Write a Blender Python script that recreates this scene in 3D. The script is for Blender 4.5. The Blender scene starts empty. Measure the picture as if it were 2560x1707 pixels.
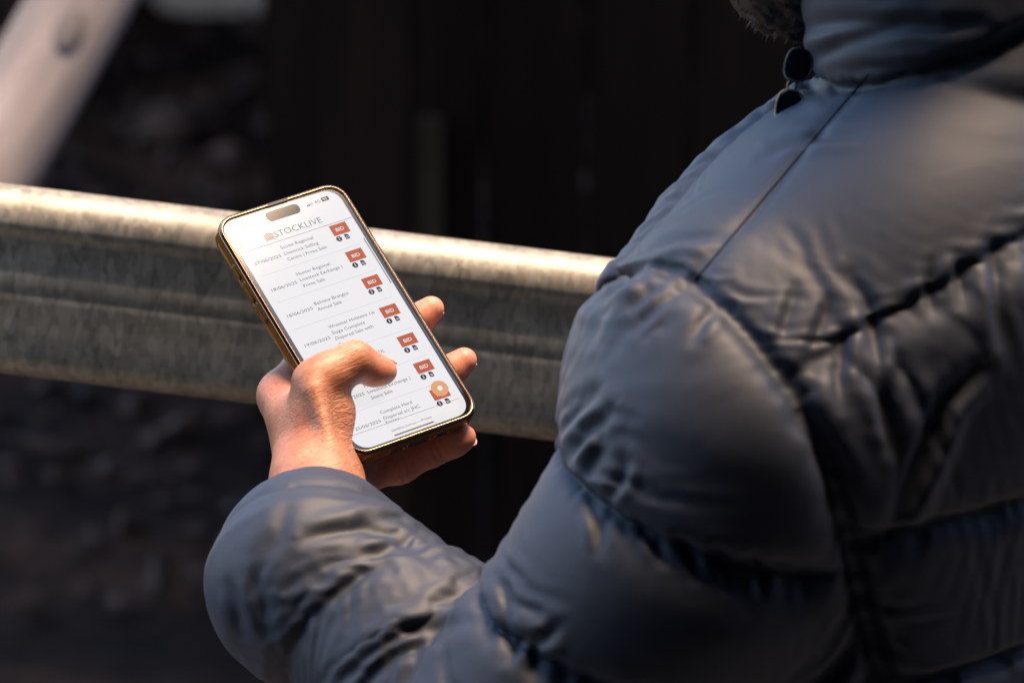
import bpy, bmesh, math, random
import numpy as np
from mathutils import Vector, Matrix

random.seed(4)
RNG = np.random.default_rng(11)
R = math.radians
scene = bpy.context.scene
COL = scene.collection

# ------------------------------------------------------------------ camera
PITCH = R(15.0)
CAM_Z = 1.95
CR = np.array([1.0, 0.0, 0.0])
CU = np.array([0.0, math.sin(PITCH), math.cos(PITCH)])
CF = np.array([0.0, math.cos(PITCH), -math.sin(PITCH)])
CO = np.array([0.0, 0.0, CAM_Z])
FPX = 12000.0                                   # focal length in pixels of a 2560 px wide frame
cam_data = bpy.data.cameras.new('camera')
cam_data.sensor_width = 36.0
cam_data.lens = 36.0 * FPX / 2560.0
cam_data.clip_start = 0.05
cam_data.clip_end = 400.0
cam_data.dof.use_dof = True
cam_data.dof.focus_distance = 2.565
cam_data.dof.aperture_fstop = 8.6
cam_data.dof.aperture_blades = 9
cam = bpy.data.objects.new('camera', cam_data)
COL.objects.link(cam)
cam.location = CO
cam.rotation_euler = (math.pi / 2 - PITCH, 0, 0)
scene.camera = cam

# ------------------------------------------------------------------ sky and sun
SUN_AZ, SUN_EL = 70.0, 80.0                    # degrees; azimuth clockwise from +Y (camera looks along +Y)
world = bpy.data.worlds.new('World')
scene.world = world
world.use_nodes = True
wn = world.node_tree
wn.nodes.clear()
w_out = wn.nodes.new('ShaderNodeOutputWorld')
w_bg = wn.nodes.new('ShaderNodeBackground')
w_sky = wn.nodes.new('ShaderNodeTexSky')
w_sky.sky_type = 'NISHITA'
w_sky.sun_disc = False
w_sky.sun_elevation = R(SUN_EL)
w_sky.sun_rotation = R(SUN_AZ)
w_sky.air_density = 1.0
w_sky.dust_density = 0.7
w_sky.ozone_density = 1.0
w_bg.inputs['Strength'].default_value = 0.15
wn.links.new(w_sky.outputs[0], w_bg.inputs['Color'])
wn.links.new(w_bg.outputs[0], w_out.inputs['Surface'])
sun_data = bpy.data.lights.new('sun', 'SUN')
sun_data.energy = 2.2
sun_data.angle = R(25.4)
sun_data.color = (1.0, 0.70, 0.43)
sun = bpy.data.objects.new('sun', sun_data)
COL.objects.link(sun)
sd = Vector((math.sin(R(SUN_AZ)) * math.cos(R(SUN_EL)), math.cos(R(SUN_AZ)) * math.cos(R(SUN_EL)), math.sin(R(SUN_EL))))
sun.rotation_euler = sd.to_track_quat('Z', 'Y').to_euler()
sun.location = (3, -2, 6)

scene.view_settings.view_transform = 'Standard'
scene.view_settings.look = 'None'
scene.view_settings.gamma = 1.0
scene.view_settings.use_curve_mapping = False
scene.view_settings.exposure = 1.85
scene.render.engine = 'CYCLES'
scene.cycles.use_denoising = True
scene.cycles.max_bounces = 8
scene.cycles.transparent_max_bounces = 8
scene.cycles.sample_clamp_indirect = 6.0

# ------------------------------------------------------------------ helpers
def at(px, py, d):
    """world point seen at pixel (px, py) of a 2560 x 1707 frame at axial depth d"""
    return CO + CF * d + CR * ((px - 1280.0) / FPX * d) + CU * (-(py - 853.5) / FPX * d)

def tag(o, label=None, cat=None, group=None, kind=None):
    if label: o['label'] = label
    if cat: o['category'] = cat
    if group: o['group'] = group
    if kind: o['kind'] = kind
    return o

def empty(name, loc=(0, 0, 0), parent=None):
    o = bpy.data.objects.new(name, None)
    o.empty_display_size = 0.05
    COL.objects.link(o)
    o.location = loc
    if parent: o.parent = parent
    return o

def mesh_obj(name, verts, faces, mat=None, parent=None, smooth=True):
    me = bpy.data.meshes.new(name)
    if isinstance(verts, np.ndarray) and isinstance(faces, np.ndarray):
        n, m, k = len(verts), len(faces), faces.shape[1]
        me.vertices.add(n)
        me.vertices.foreach_set('co', np.asarray(verts, np.float32).ravel())
        me.loops.add(m * k)
        me.loops.foreach_set('vertex_index', np.asarray(faces, np.int32).ravel())
        me.polygons.add(m)
        me.polygons.foreach_set('loop_start', np.arange(0, m * k, k, dtype=np.int32))
        me.update(calc_edges=True)
        me.validate()
    else:
        me.from_pydata([tuple(v) for v in verts], [], [tuple(f) for f in faces])
        me.update()
    if smooth:
        me.polygons.foreach_set('use_smooth', [True] * len(me.polygons))
    o = bpy.data.objects.new(name, me)
    if mat: me.materials.append(mat)
    COL.objects.link(o)
    if parent: o.parent = parent
    return o

def bm_obj(name, bm, mat=None, parent=None, smooth=False):
    me = bpy.data.meshes.new(name)
    bm.to_mesh(me); bm.free()
    if smooth: me.polygons.foreach_set('use_smooth', [True] * len(me.polygons))
    o = bpy.data.objects.new(name, me)
    if mat: me.materials.append(mat)
    COL.objects.link(o)
    if parent: o.parent = parent
    return o

def new_mat(name):
    m = bpy.data.materials.new(name)
    m.use_nodes = True
    nt = m.node_tree
    return m, nt, nt.nodes['Principled BSDF']

def N(nt, typ, **kw):
    n = nt.nodes.new(typ)
    for k, v in kw.items():
        if hasattr(n, k): setattr(n, k, v)
        else: n.inputs[k.replace('_', ' ')].default_value = v
    return n

def ramp(nt, fac, stops):
    r = nt.nodes.new('ShaderNodeValToRGB')
    while len(r.color_ramp.elements) < len(stops): r.color_ramp.elements.new(0.5)
    for e, (p, c) in zip(r.color_ramp.elements, stops):
        e.position = p
        e.color = (*c, 1) if len(c) == 3 else c
    nt.links.new(fac, r.inputs[0])
    return r.outputs[0]

def mixrgb(nt, fac, a, b, blend='MIX'):
    m = nt.nodes.new('ShaderNodeMix')
    m.data_type = 'RGBA'
    m.blend_type = blend
    for i, v in ((0, fac), (6, a), (7, b)):
        if hasattr(v, 'links') or hasattr(v, 'is_linked'): nt.links.new(v, m.inputs[i])
        else: m.inputs[i].default_value = v if not isinstance(v, tuple) or len(v) == 4 else (*v, 1)
    return m.outputs[2]

def math_node(nt, op, a, b=None, clamp=False):
    m = nt.nodes.new('ShaderNodeMath')
    m.operation = op
    m.use_clamp = clamp
    for i, v in ((0, a), (1, b)):
        if v is None: continue
        if hasattr(v, 'is_linked'): nt.links.new(v, m.inputs[i])
        else: m.inputs[i].default_value = v
    return m.outputs[0]

def bump(nt, height, strength, dist, prev=None):
    b = nt.nodes.new('ShaderNodeBump')
    b.inputs['Strength'].default_value = strength
    b.inputs['Distance'].default_value = dist
    nt.links.new(height, b.inputs['Height'])
    if prev: nt.links.new(prev, b.inputs['Normal'])
    return b.outputs[0]

# ------------------------------------------------------------------ signed distance modelling
def seg(P, a, b, ra, rb):
    """tapered capsule"""
    a = np.asarray(a, np.float32); b = np.asarray(b, np.float32)
    ab = b - a
    L = float(ab @ ab)
    t = np.clip(((P - a) @ ab) / L, 0, 1)
    q = P - a - t[..., None] * ab
    return np.sqrt((q * q).sum(-1)) - (ra + (rb - ra) * t)

def ball(P, c, r):
    q = P - np.asarray(c, np.float32)
    return np.sqrt((q * q).sum(-1)) - r

def ell(P, c, rad, rot=None):
    q = P - np.asarray(c, np.float32)
    if rot is not None: q = q @ np.asarray(rot, np.float32)      # columns are the axes
    rad = np.asarray(rad, np.float32)
    k0 = np.sqrt(((q / rad) ** 2).sum(-1))
    k1 = np.sqrt(((q / rad ** 2) ** 2).sum(-1)) + 1e-9
    return k0 * (k0 - 1) / k1

def smin(a, b, k):
    h = np.maximum(k - np.abs(a - b), 0) / k
    return np.minimum(a, b) - h * h * k * 0.25

def smax(a, b, k):
    return -smin(-a, -b, k)

def grid_eval(fn, lo, hi, h, band=None, coarse=4):
    """sample fn on a grid; where far from the surface a coarse value is enough"""
    lo = np.asarray(lo, float); hi = np.asarray(hi, float)
    n = np.ceil((hi - lo) / h / coarse).astype(int) * coarse + 1
    nc = (n - 1) // coarse + 1
    ax = [lo[i] + h * coarse * np.arange(nc[i]) for i in range(3)]
    Pc = np.stack(np.meshgrid(*ax, indexing='ij'), -1).astype(np.float32)
    Fc = fn(Pc.reshape(-1, 3)).reshape(nc)
    near = np.abs(Fc) < h * coarse * 2.2
    F = np.repeat(np.repeat(np.repeat(Fc[:-1, :-1, :-1], coarse, 0), coarse, 1), coarse, 2)
    F = np.pad(F, ((0, 1),) * 3, mode='edge').astype(np.float32)
    cell = near[:-1, :-1, :-1].copy()
    for dx in (0, 1):
        for dy in (0, 1):
            for dz in (0, 1):
                cell |= near[dx:nc[0] - 1 + dx, dy:nc[1] - 1 + dy, dz:nc[2] - 1 + dz]
    m = np.repeat(np.repeat(np.repeat(cell, coarse, 0), coarse, 1), coarse, 2)
    m = np.pad(m, ((0, 1),) * 3, mode='edge')
    idx = np.argwhere(m)
    P = (lo + idx * h).astype(np.float32)
    vals = np.empty(len(P), np.float32)
    for s in range(0, len(P), 400000):
        vals[s:s + 400000] = fn(P[s:s + 400000])
    F[m] = vals
    return F, lo

def surface_nets(F, lo, h):
    s = F < 0
    nx, ny, nz = F.shape
    c = np.zeros((nx - 1, ny - 1, nz - 1), np.int8)
    for dx in (0, 1):
        for dy in (0, 1):
            for dz in (0, 1):
                c += s[dx:nx - 1 + dx, dy:ny - 1 + dy, dz:nz - 1 + dz]
    act = (c > 0) & (c < 8)
    cells = np.argwhere(act)
    ids = -np.ones(act.shape, np.int32)
    ids[act] = np.arange(len(cells))
    acc = np.zeros((len(cells), 3)); cnt = np.zeros(len(cells))
    corners = [(dx, dy, dz) for dx in (0, 1) for dy in (0, 1) for dz in (0, 1)]
    vals = {k: F[cells[:, 0] + k[0], cells[:, 1] + k[1], cells[:, 2] + k[2]] for k in corners}
    for a in corners:
        for ax in range(3):
            if a[ax]: continue
            b = list(a); b[ax] = 1; b = tuple(b)
            va, vb = vals[a], vals[b]
            m = (va < 0) != (vb < 0)
            t = va[m] / (va[m] - vb[m])
            p = np.array(a, float)[None].repeat(m.sum(), 0)
            p[:, ax] += t
            acc[m] += p; cnt[m] += 1
    V = lo + (cells + acc / cnt[:, None]) * h
    Q = []
    for ax in range(3):
        sl0 = [slice(None)] * 3; sl1 = [slice(None)] * 3
        sl0[ax] = slice(0, -1); sl1[ax] = slice(1, None)
        s0, s1 = s[tuple(sl0)], s[tuple(sl1)]
        e = np.argwhere(s0 != s1)
        u, v = (ax + 1) % 3, (ax + 2) % 3
        ok = (e[:, u] > 0) & (e[:, v] > 0) & (e[:, u] < F.shape[u] - 1) & (e[:, v] < F.shape[v] - 1)
        e = e[ok]
        flip = ~s0[e[:, 0], e[:, 1], e[:, 2]]
        def cid(du, dv):
            q = e.copy(); q[:, u] += du; q[:, v] += dv
            return ids[q[:, 0], q[:, 1], q[:, 2]]
        quad = np.stack([cid(-1, -1), cid(0, -1), cid(0, 0), cid(-1, 0)], 1)
        quad[flip] = quad[flip][:, ::-1]
        Q.append(quad)
    return V, np.concatenate(Q).astype(np.int32)

def quad_edges(Q):
    E = np.concatenate([Q[:, [0, 1]], Q[:, [1, 2]], Q[:, [2, 3]], Q[:, [3, 0]]])
    E.sort(1)
    return np.unique(E, axis=0)

def nbr_mean(V, E, deg):
    n = len(V)
    out = np.empty_like(V)
    for k in range(3):
        out[:, k] = np.bincount(E[:, 0], V[E[:, 1], k], n) + np.bincount(E[:, 1], V[E[:, 0], k], n)
    return out / deg[:, None]

def vnormals(V, Q):
    nf = np.cross(V[Q[:, 2]] - V[Q[:, 0]], V[Q[:, 3]] - V[Q[:, 1]])
    n = len(V)
    out = np.zeros((n, 3))
    for k in range(3):
        for j in range(4):
            out[:, k] += np.bincount(Q[:, j], nf[:, k], n)
    return out / (np.linalg.norm(out, axis=1, keepdims=True) + 1e-12)

def sdf_grad(fn, P, e):
    g = np.empty((len(P), 3), np.float32)
    for k in range(3):
        d = np.zeros(3, np.float32); d[k] = e
        g[:, k] = fn(P + d) - fn(P - d)
    return g / (np.linalg.norm(g, axis=1, keepdims=True) + 1e-9)

def relax(V, Q, fn, h, it=6):
    """even out the quads while staying on the surface"""
    E = quad_edges(Q)
    deg = np.bincount(E.ravel(), minlength=len(V)).astype(float)
    deg[deg == 0] = 1
    for _ in range(it):
        m = nbr_mean(V, E, deg)
        V = V + 0.6 * (m - V)
        g = sdf_grad(fn, V.astype(np.float32), h * 0.3)
        V = V - g * np.clip(fn(V.astype(np.float32)), -h, h)[:, None]
    return V, E, deg
# ------------------------------------------------------------------ ground, added light blockers
def box_bm(bm, c, d, rot=None):
    m = Matrix.Translation(Vector(c)) @ (rot.to_4x4() if rot else Matrix.Identity(4)) @ Matrix.Diagonal((d[0], d[1], d[2], 1))
    return bmesh.ops.create_cube(bm, size=1.0, matrix=m)['verts']
def box(name, c, d, mat, parent=None, rot=None, bevel=0):
    bm = bmesh.new()
    box_bm(bm, (0, 0, 0), d)
    if bevel: bmesh.ops.bevel(bm, geom=bm.edges[:], offset=bevel, segments=2, affect='EDGES')
    o = bm_obj(name, bm, mat, parent)
    o.location = c
    if rot: o.rotation_euler = rot.to_euler()
    return o

m_soil, nt, b = new_mat('trampled_soil')
tc = N(nt, 'ShaderNodeTexCoord')
n1 = N(nt, 'ShaderNodeTexNoise', Scale=2.2, Detail=8.0, Roughness=0.62)
n2 = N(nt, 'ShaderNodeTexNoise', Scale=17.0, Detail=6.0, Roughness=0.6)
nt.links.new(tc.outputs['Object'], n1.inputs['Vector']); nt.links.new(tc.outputs['Object'], n2.inputs['Vector'])
c1 = ramp(nt, n1.outputs['Fac'], [(0.36, (.010, .0035, .0014)), (0.52, (.028, .0105, .0046)), (0.64, (.085, .034, .017)), (0.78, (.18, .080, .045))])
c2 = ramp(nt, n2.outputs['Fac'], [(0.3, (.3, .3, .3)), (0.7, (1.0, 1.0, 1.0))])
nt.links.new(mixrgb(nt, 1.0, c1, c2, 'MULTIPLY'), b.inputs['Base Color'])
b.inputs['Roughness'].default_value = 0.9
b.inputs['Specular IOR Level'].default_value = 0.1
nt.links.new(bump(nt, n2.outputs['Fac'], .8, .03), b.inputs['Normal'])
bm = bmesh.new()
bmesh.ops.create_grid(bm, x_segments=60, y_segments=60, size=60)
for v in bm.verts:
    r = math.hypot(v.co.x, v.co.y - 6)
    v.co.z = .015 * math.sin(v.co.x * 1.7) * math.cos(v.co.y * 1.3) - .002
ground = bm_obj('ground', bm, m_soil, smooth=True)
tag(ground, kind='structure')

# unseen concrete slab under person and viewer, added to bounce fill light upwards
m_conc, nt, b = new_mat('fill_concrete')
tc = N(nt, 'ShaderNodeTexCoord')
n1 = N(nt, 'ShaderNodeTexNoise', Scale=4.0, Detail=8.0, Roughness=.65); nt.links.new(tc.outputs['Object'], n1.inputs['Vector'])
nt.links.new(ramp(nt, n1.outputs['Fac'], [(0.3, (.085, .08, .075)), (0.7, (.15, .145, .135))]), b.inputs['Base Color'])
b.inputs['Roughness'].default_value = 0.85
nt.links.new(bump(nt, n1.outputs['Fac'], .3, .004), b.inputs['Normal'])
slab = box('fill_slab', (3.5, -2.6, -.03), (12.0, 11.0, .10), m_conc, bevel=.01)
tag(slab, kind='structure')

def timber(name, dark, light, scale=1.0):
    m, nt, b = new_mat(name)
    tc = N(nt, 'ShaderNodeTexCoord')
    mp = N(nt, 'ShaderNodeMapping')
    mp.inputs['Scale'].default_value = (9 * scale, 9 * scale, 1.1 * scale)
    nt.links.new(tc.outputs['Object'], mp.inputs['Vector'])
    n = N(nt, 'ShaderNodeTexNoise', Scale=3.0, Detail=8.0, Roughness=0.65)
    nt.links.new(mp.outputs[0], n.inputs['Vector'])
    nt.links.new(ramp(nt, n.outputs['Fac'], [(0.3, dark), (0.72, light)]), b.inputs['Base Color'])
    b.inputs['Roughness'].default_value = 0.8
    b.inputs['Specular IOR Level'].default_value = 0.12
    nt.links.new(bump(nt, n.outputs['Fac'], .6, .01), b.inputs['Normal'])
    return m
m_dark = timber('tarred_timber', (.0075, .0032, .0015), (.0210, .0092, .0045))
m_old = timber('weathered_grey_timber', (.14, .115, .10), (.36, .305, .275))
m_pale = timber('pale_worn_timber', (.03, .020, .010), (.075, .050, .026))
m_knot, nt, b = new_mat('knot_wood'); b.inputs['Base Color'].default_value = (.11, .09, .08, 1); b.inputs['Roughness'].default_value = .8
m_iron, nt, b = new_mat('dark_painted_iron'); b.inputs['Base Color'].default_value = (.012, .011, .011, 1); b.inputs['Roughness'].default_value = .6

# boarded wall of the far pen, its boards one by one
wall_y = 5.75
wall = empty('timber_wall', (1.0, wall_y, 0))
tag(wall, 'dark upright board wall of the pen behind the steel rail', 'wall')
x = -.305
i = 0
while x < 2.6:
    w = RNG.uniform(.085, .15)
    hgt = 1.95 + RNG.uniform(-.03, .03)
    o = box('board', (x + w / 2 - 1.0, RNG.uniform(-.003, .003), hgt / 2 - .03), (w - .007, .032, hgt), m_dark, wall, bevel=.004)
    x += w; i += 1
for z in (.35, 1.5):
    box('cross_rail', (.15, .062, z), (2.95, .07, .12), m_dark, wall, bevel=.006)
slat = box('batten', (-.100 - 1.0, -.036, .49), (.032, .036, .42), m_pale, wall, bevel=.004)
tag(slat, 'pale worn batten nailed over a joint of the boards')

# leaning grey pole with a knot
pa, pb = at(205, 0, 4.9), at(-38, 446, 4.75)
pd = (pb - pa) / np.linalg.norm(pb - pa)
lo_t = (pa[2] + .02) / -pd[2]
p_bot = pa + pd * lo_t
p_top = pa - pd * 0.75
ax = Vector(p_top - p_bot); Lp = ax.length
bm = bmesh.new()
rings, seg_n = 26, 20
prev = None
for k in range(rings):
    t = k / (rings - 1)
    r = .056 - .008 * t
    cur = []
    for j in range(seg_n):
        a = 6.28318 * j / seg_n
        rr = r * (1 + .05 * math.sin(3 * a + 5 * t) + .03 * math.sin(7 * a - 9 * t))
        cur.append(bm.verts.new((rr * math.cos(a) + .010 * math.sin(4 * t), rr * math.sin(a), t * Lp)))
    if prev:
        for j in range(seg_n): bm.faces.new((prev[j], prev[(j + 1) % seg_n], cur[(j + 1) % seg_n], cur[j]))
    else: bm.faces.new(cur[::-1])
    prev = cur
bm.faces.new(prev)
pole = empty('leaning_pole', tuple(p_bot))
tag(pole, 'weathered grey timber pole with a dark knot, leaning at the upper left', 'pole')
pole.rotation_euler = ax.to_track_quat('Z', 'Y').to_euler()
bm_obj('trunk', bm, m_old, pole, True)
kp = Vector(at(160, 95, 4.83)) - Vector(p_bot)
kl = pole.rotation_euler.to_matrix().inverted() @ kp
cl = pole.rotation_euler.to_matrix().inverted() @ (Vector(CO) - Vector(at(160, 95, 4.83)))
ka = math.atan2(cl.y, cl.x)
bm = bmesh.new(); bmesh.ops.create_uvsphere(bm, u_segments=16, v_segments=10, radius=1)
kn = bm_obj('knot', bm, m_knot, pole, True)
kn.location = (.043 * math.cos(ka) - .004, .043 * math.sin(ka), kl.z); kn.scale = (.008, .015, .030); kn.rotation_euler = (0, 0, ka)

# pen post on which the pole leans
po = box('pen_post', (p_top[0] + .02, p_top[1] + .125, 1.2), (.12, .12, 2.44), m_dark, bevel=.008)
tag(po, 'dark square pen post behind the top of the leaning pole', 'post')

# stones and clods lying on the floor of the pen
def rock(name, loc, s, mat, seed):
    rg = np.random.default_rng(seed)
    bm = bmesh.new(); bmesh.ops.create_icosphere(bm, subdivisions=2, radius=1)
    k = rg.normal(size=(5, 3)) * 1.6; ph_ = rg.uniform(0, 6, 5)
    for v in bm.verts:
        p = np.array(v.co)
        v.co *= 1 + .16 * float(np.sin(k @ p + ph_).sum()) / 2
    o = bm_obj(name, bm, mat, None, True); o.location = loc; o.scale = s; o.rotation_euler = (0, 0, seed * 1.7)
    return o
m_stone, nt, b = new_mat('pale_stone')
n = N(nt, 'ShaderNodeTexNoise', Scale=9.0, Detail=6.0)
nt.links.new(ramp(nt, n.outputs['Fac'], [(0.3, (.42, .28, .21)), (0.7, (.78, .56, .43))]), b.inputs['Base Color']); b.inputs['Roughness'].default_value = .85
m_clod, nt, b = new_mat('brown_clod')
n = N(nt, 'ShaderNodeTexNoise', Scale=9.0, Detail=6.0)
nt.links.new(ramp(nt, n.outputs['Fac'], [(0.3, (.016, .006, .0026)), (0.7, (.075, .030, .015))]), b.inputs['Base Color']); b.inputs['Roughness'].default_value = .9
def gpt(px, py):
    v = CF + CR * ((px - 1280.0) / FPX) + CU * (-(py - 853.5) / FPX)
    return CO + v * (-CAM_Z / v[2])
for (px_, py_, s, m, lab) in ((545, 20, .17, m_stone, 'pale rounded stone lying far back on the dark floor'),
                              (20, 60, .16, m_clod, 'brown clod of earth beside the leaning pole'),
                              (430, 360, .075, m_clod, 'small brown clod lying nearest above the steel rail')):
    g = gpt(px_, py_)
    o = rock('stone' if m is m_stone else 'clod', (g[0], g[1], s * .35), (s, s * .8, s * .6), m, px_)
    tag(o, lab, 'stone' if m is m_stone else 'clod')
# loose bark and dung crumbs: too many to count
V, Fc = [], []
for k in range(900):
    g = (RNG.uniform(-1.25, .2), RNG.uniform(5.9, 11.5))
    s = RNG.uniform(.008, .034) * (1 if RNG.random() < .93 else 1.7)
    base = len(V)
    q = RNG.normal(size=(6, 3)) * .22 + np.array([(1, 0, 0), (-1, 0, 0), (0, 1, 0), (0, -1, 0), (0, 0, .6), (0, 0, -.4)])
    V += [(g[0] + s * a[0], g[1] + s * a[1], .012 + s * a[2]) for a in q]
    Fc += [(base + a, base + b_, base + c) for a, b_, c in ((0, 2, 4), (2, 1, 4), (1, 3, 4), (3, 0, 4), (2, 0, 5), (1, 2, 5), (3, 1, 5), (0, 3, 5))]
crumbs = mesh_obj('bark_litter', V, Fc, m_clod, smooth=False)
tag(crumbs, 'loose brown crumbs strewn over the dark pen floor', 'litter', kind='stuff')

# unseen roofs and walls added to block sky light, leaving a slot overhead
def roof(name, x0, x1, y0, y1, z, label):
    r = empty(name, ((x0 + x1) / 2, (y0 + y1) / 2, z))
    tag(r, label, 'roof')
    bm = bmesh.new()
    nx = int((x1 - x0) / .076)
    top = []
    for k in range(nx + 1):
        xx = x0 + (x1 - x0) * k / nx - (x0 + x1) / 2
        zz = .012 * (1 if k % 2 else -1)
        top.append((bm.verts.new((xx, (y0 - y1) / 2, zz)), bm.verts.new((xx, (y1 - y0) / 2, zz + .25))))
    for k in range(nx): bm.faces.new((top[k][0], top[k + 1][0], top[k + 1][1], top[k][1]))
    bm_obj('sheeting', bm, m_iron, r)
    for yy in np.arange((y0 - y1) / 2 + .1, (y1 - y0) / 2, 1.3):
        box('purlin', (0, yy, -.08 + .25 * (yy - (y0 - y1) / 2) / (y1 - y0)), (x1 - x0, .07, .12), m_dark, r)
    return r
SHADE_FAR = roof('shade_roof', -1.45, 9, 5.1, 15.0, 3.25, 'unseen dark roof added over the pen to keep it in shade')
SHADE_NEAR = roof('shade_roof', -1.25, 9, -8.0, 2.02, 3.20, 'unseen dark roof added behind the viewer to block light')
for nm, c, d, w in (('shade_wall', (3.8, 15.1, 1.75), (10.5, .1, 3.5), 'back of the far'), ('shade_wall', (3.8, -8.1, 1.75), (10.5, .1, 3.5), 'back of the near'),
                    ('shade_wall', (-1.4, 12.05, 1.75), (.1, 6.0, 3.5), 'left side of the far'), ('shade_wall', (-1.2, -3.05, 1.65), (.1, 9.9, 3.3), 'left side of the near'),
                    ('shade_wall', (9.0, 3.5, 1.75), (.1, 23.0, 3.5), 'right side of both')):
    o = box(nm, c, d, m_iron)
    tag(o, 'unseen dark wall added to block light at the %s roof' % w, 'wall')
for (xx, yy, w) in ((-1.3, 5.25, 'far left'), (6.5, 5.25, 'far right'), (-1.05, 1.8, 'near left'), (6.5, 1.8, 'near right')):
    o = box('roof_post', (xx, yy, 1.6), (.14, .14, 3.2), m_dark, bevel=.01)
    tag(o, 'dark timber post under the %s corner of the added roofs' % w, 'post')

# ------------------------------------------------------------------ galvanised cattle rail
m_galv, nt, b = new_mat('galvanised_steel')
tc = N(nt, 'ShaderNodeTexCoord')
vo = N(nt, 'ShaderNodeTexVoronoi', Scale=300.0)
mp = N(nt, 'ShaderNodeMapping'); mp.inputs['Scale'].default_value = (1.0, 1.0, .45)
nt.links.new(tc.outputs['Object'], mp.inputs['Vector']); nt.links.new(mp.outputs[0], vo.inputs['Vector'])
nz_ = N(nt, 'ShaderNodeTexNoise', Scale=9.0, Detail=7.0, Roughness=.7)
mp2 = N(nt, 'ShaderNodeMapping'); mp2.inputs['Scale'].default_value = (.5, 3.0, 3.0)
nt.links.new(tc.outputs['Object'], mp2.inputs['Vector']); nt.links.new(mp2.outputs[0], nz_.inputs['Vector'])
vz = N(nt, 'ShaderNodeTexVoronoi', Scale=70.0); nt.links.new(mp.outputs[0], vz.inputs['Vector'])
zp = ramp(nt, vz.outputs['Color'], [(0.1, (.74, .74, .74)), (0.9, (1.08, 1.06, 1.02))])
sp = ramp(nt, vo.outputs['Color'], [(0.0, (.29, .27, .225)), (1.0, (.48, .45, .38))])
ds = ramp(nt, nz_.outputs['Fac'], [(0.30, (.72, .66, .56)), (0.65, (1, 1, 1))])
nt.links.new(mixrgb(nt, 1.0, mixrgb(nt, 1.0, sp, zp, 'MULTIPLY'), ds, 'MULTIPLY'), b.inputs['Base Color'])
b.inputs['Metallic'].default_value = 0.35
b.inputs['Specular IOR Level'].default_value = 0.35
rg = ramp(nt, vo.outputs['Color'], [(0.0, (.40,) * 3), (1.0, (.54,) * 3)])
nt.links.new(rg, b.inputs['Roughness'])
nt.links.new(bump(nt, vo.outputs['Color'], .10, .0006, bump(nt, nz_.outputs['Fac'], .10, .0012)), b.inputs['Normal'])
prof = []                                         # y towards the viewer, z up, millimetres: one side of the oval
def arc(cy, cz, r, a0, a1, n):
    for k in range(n + 1):
        a = R(a0 + (a1 - a0) * k / n)
        prof.append((cy + r * math.cos(a), cz + r * math.sin(a)))
arc(0, 36.5, 21, 90, 5, 14)
prof += [(19.4, 34.2), (18.2, 32.5), (17.6, 29), (17.6, 12), (17.7, 10), (18.4, 8.4), (19.2, 6.6), (19.5, 3), (19.5, 0), (18.9, -1.8), (18.9, -3.0), (19.8, -4.8), (20.1, -8), (20.0, -15), (20.8, -22)]
arc(0, -36.5, 21, -4, -90, 12)
full = prof + [(-y, z) for y, z in prof[::-1][1:-1]]
r0, r1 = at(-2600, 458 + 237.5 - .1225 * 2600, 2.866), at(6200, 458 + 237.5 + .1225 * 6200, 2.866)
rm = (r0 + r1) / 2
rail = empty('cattle_rail', tuple(rm))
rdir = Vector(r1 - r0).normalized()
yv = Vector((0, -1, 0)); zv = rdir.cross(Vector((0, 1, 0))) * -1
if zv.z < 0: zv = -zv
Mx = Matrix((rdir, -yv, zv)).transposed()
rail.rotation_euler = Mx.to_euler()
Lr = Vector(r1 - r0).length
bm = bmesh.new(); prev = None
for k in range(41):
    xx = -Lr / 2 + Lr * k / 40
    cur = [bm.verts.new((xx, -y * 1e-3, z * 1e-3)) for y, z in full]
    if prev:
        for j in range(len(full)):
            jn = (j + 1) % len(full)
            bm.faces.new((prev[j], prev[jn], cur[jn], cur[j]))
    else: bm.faces.new(cur)
    prev = cur
bm.faces.new(prev[::-1])
bmesh.ops.recalc_face_normals(bm, faces=bm.faces)
bm_obj('beam', bm, m_galv, rail, True)
tag(rail, 'galvanised oval steel rail running behind the phone', 'rail')
Mi = Mx.inverted()
for tx in (-.62, .62):
    wp = Vector(rm) + rdir * tx * Lr / 2
    hgt = wp.z - .06
    bm = bmesh.new()
    bmesh.ops.create_cone(bm, cap_ends=True, segments=24, radius1=.045, radius2=.045, depth=hgt + .05)
    pst = bm_obj('post', bm, m_galv, rail, True)
    pst.matrix_local = Mi.to_4x4() @ Matrix.Translation(Vector((wp.x, wp.y + .07, hgt / 2 - .02)) - Vector(rm))
# ------------------------------------------------------------------ the phone's frame (x right, y up, z out of the screen; millimetres)
PH_A = np.array([[0.83301461, -0.48860024, 0.25953125],
                 [-0.28991536, -0.78504447, -0.54740686],
                 [0.47120669, 0.38075582, -0.79560623]])      # columns: phone axes as (right, down, forward) of the view
PH_T = np.array([-0.08857391, -0.01290587, 2.56877711])
CAMB = np.stack([CR, -CU, CF], 1)
PH_M = CAMB @ PH_A
PH_O = CO + CAMB @ PH_T
def ph(p):
    """phone millimetres to world metres"""
    return PH_O + (np.asarray(p, float) * 1e-3) @ PH_M.T
PH_MAT = Matrix(((*PH_M[0], PH_O[0]), (*PH_M[1], PH_O[1]), (*PH_M[2], PH_O[2]), (0, 0, 0, 1)))

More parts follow.
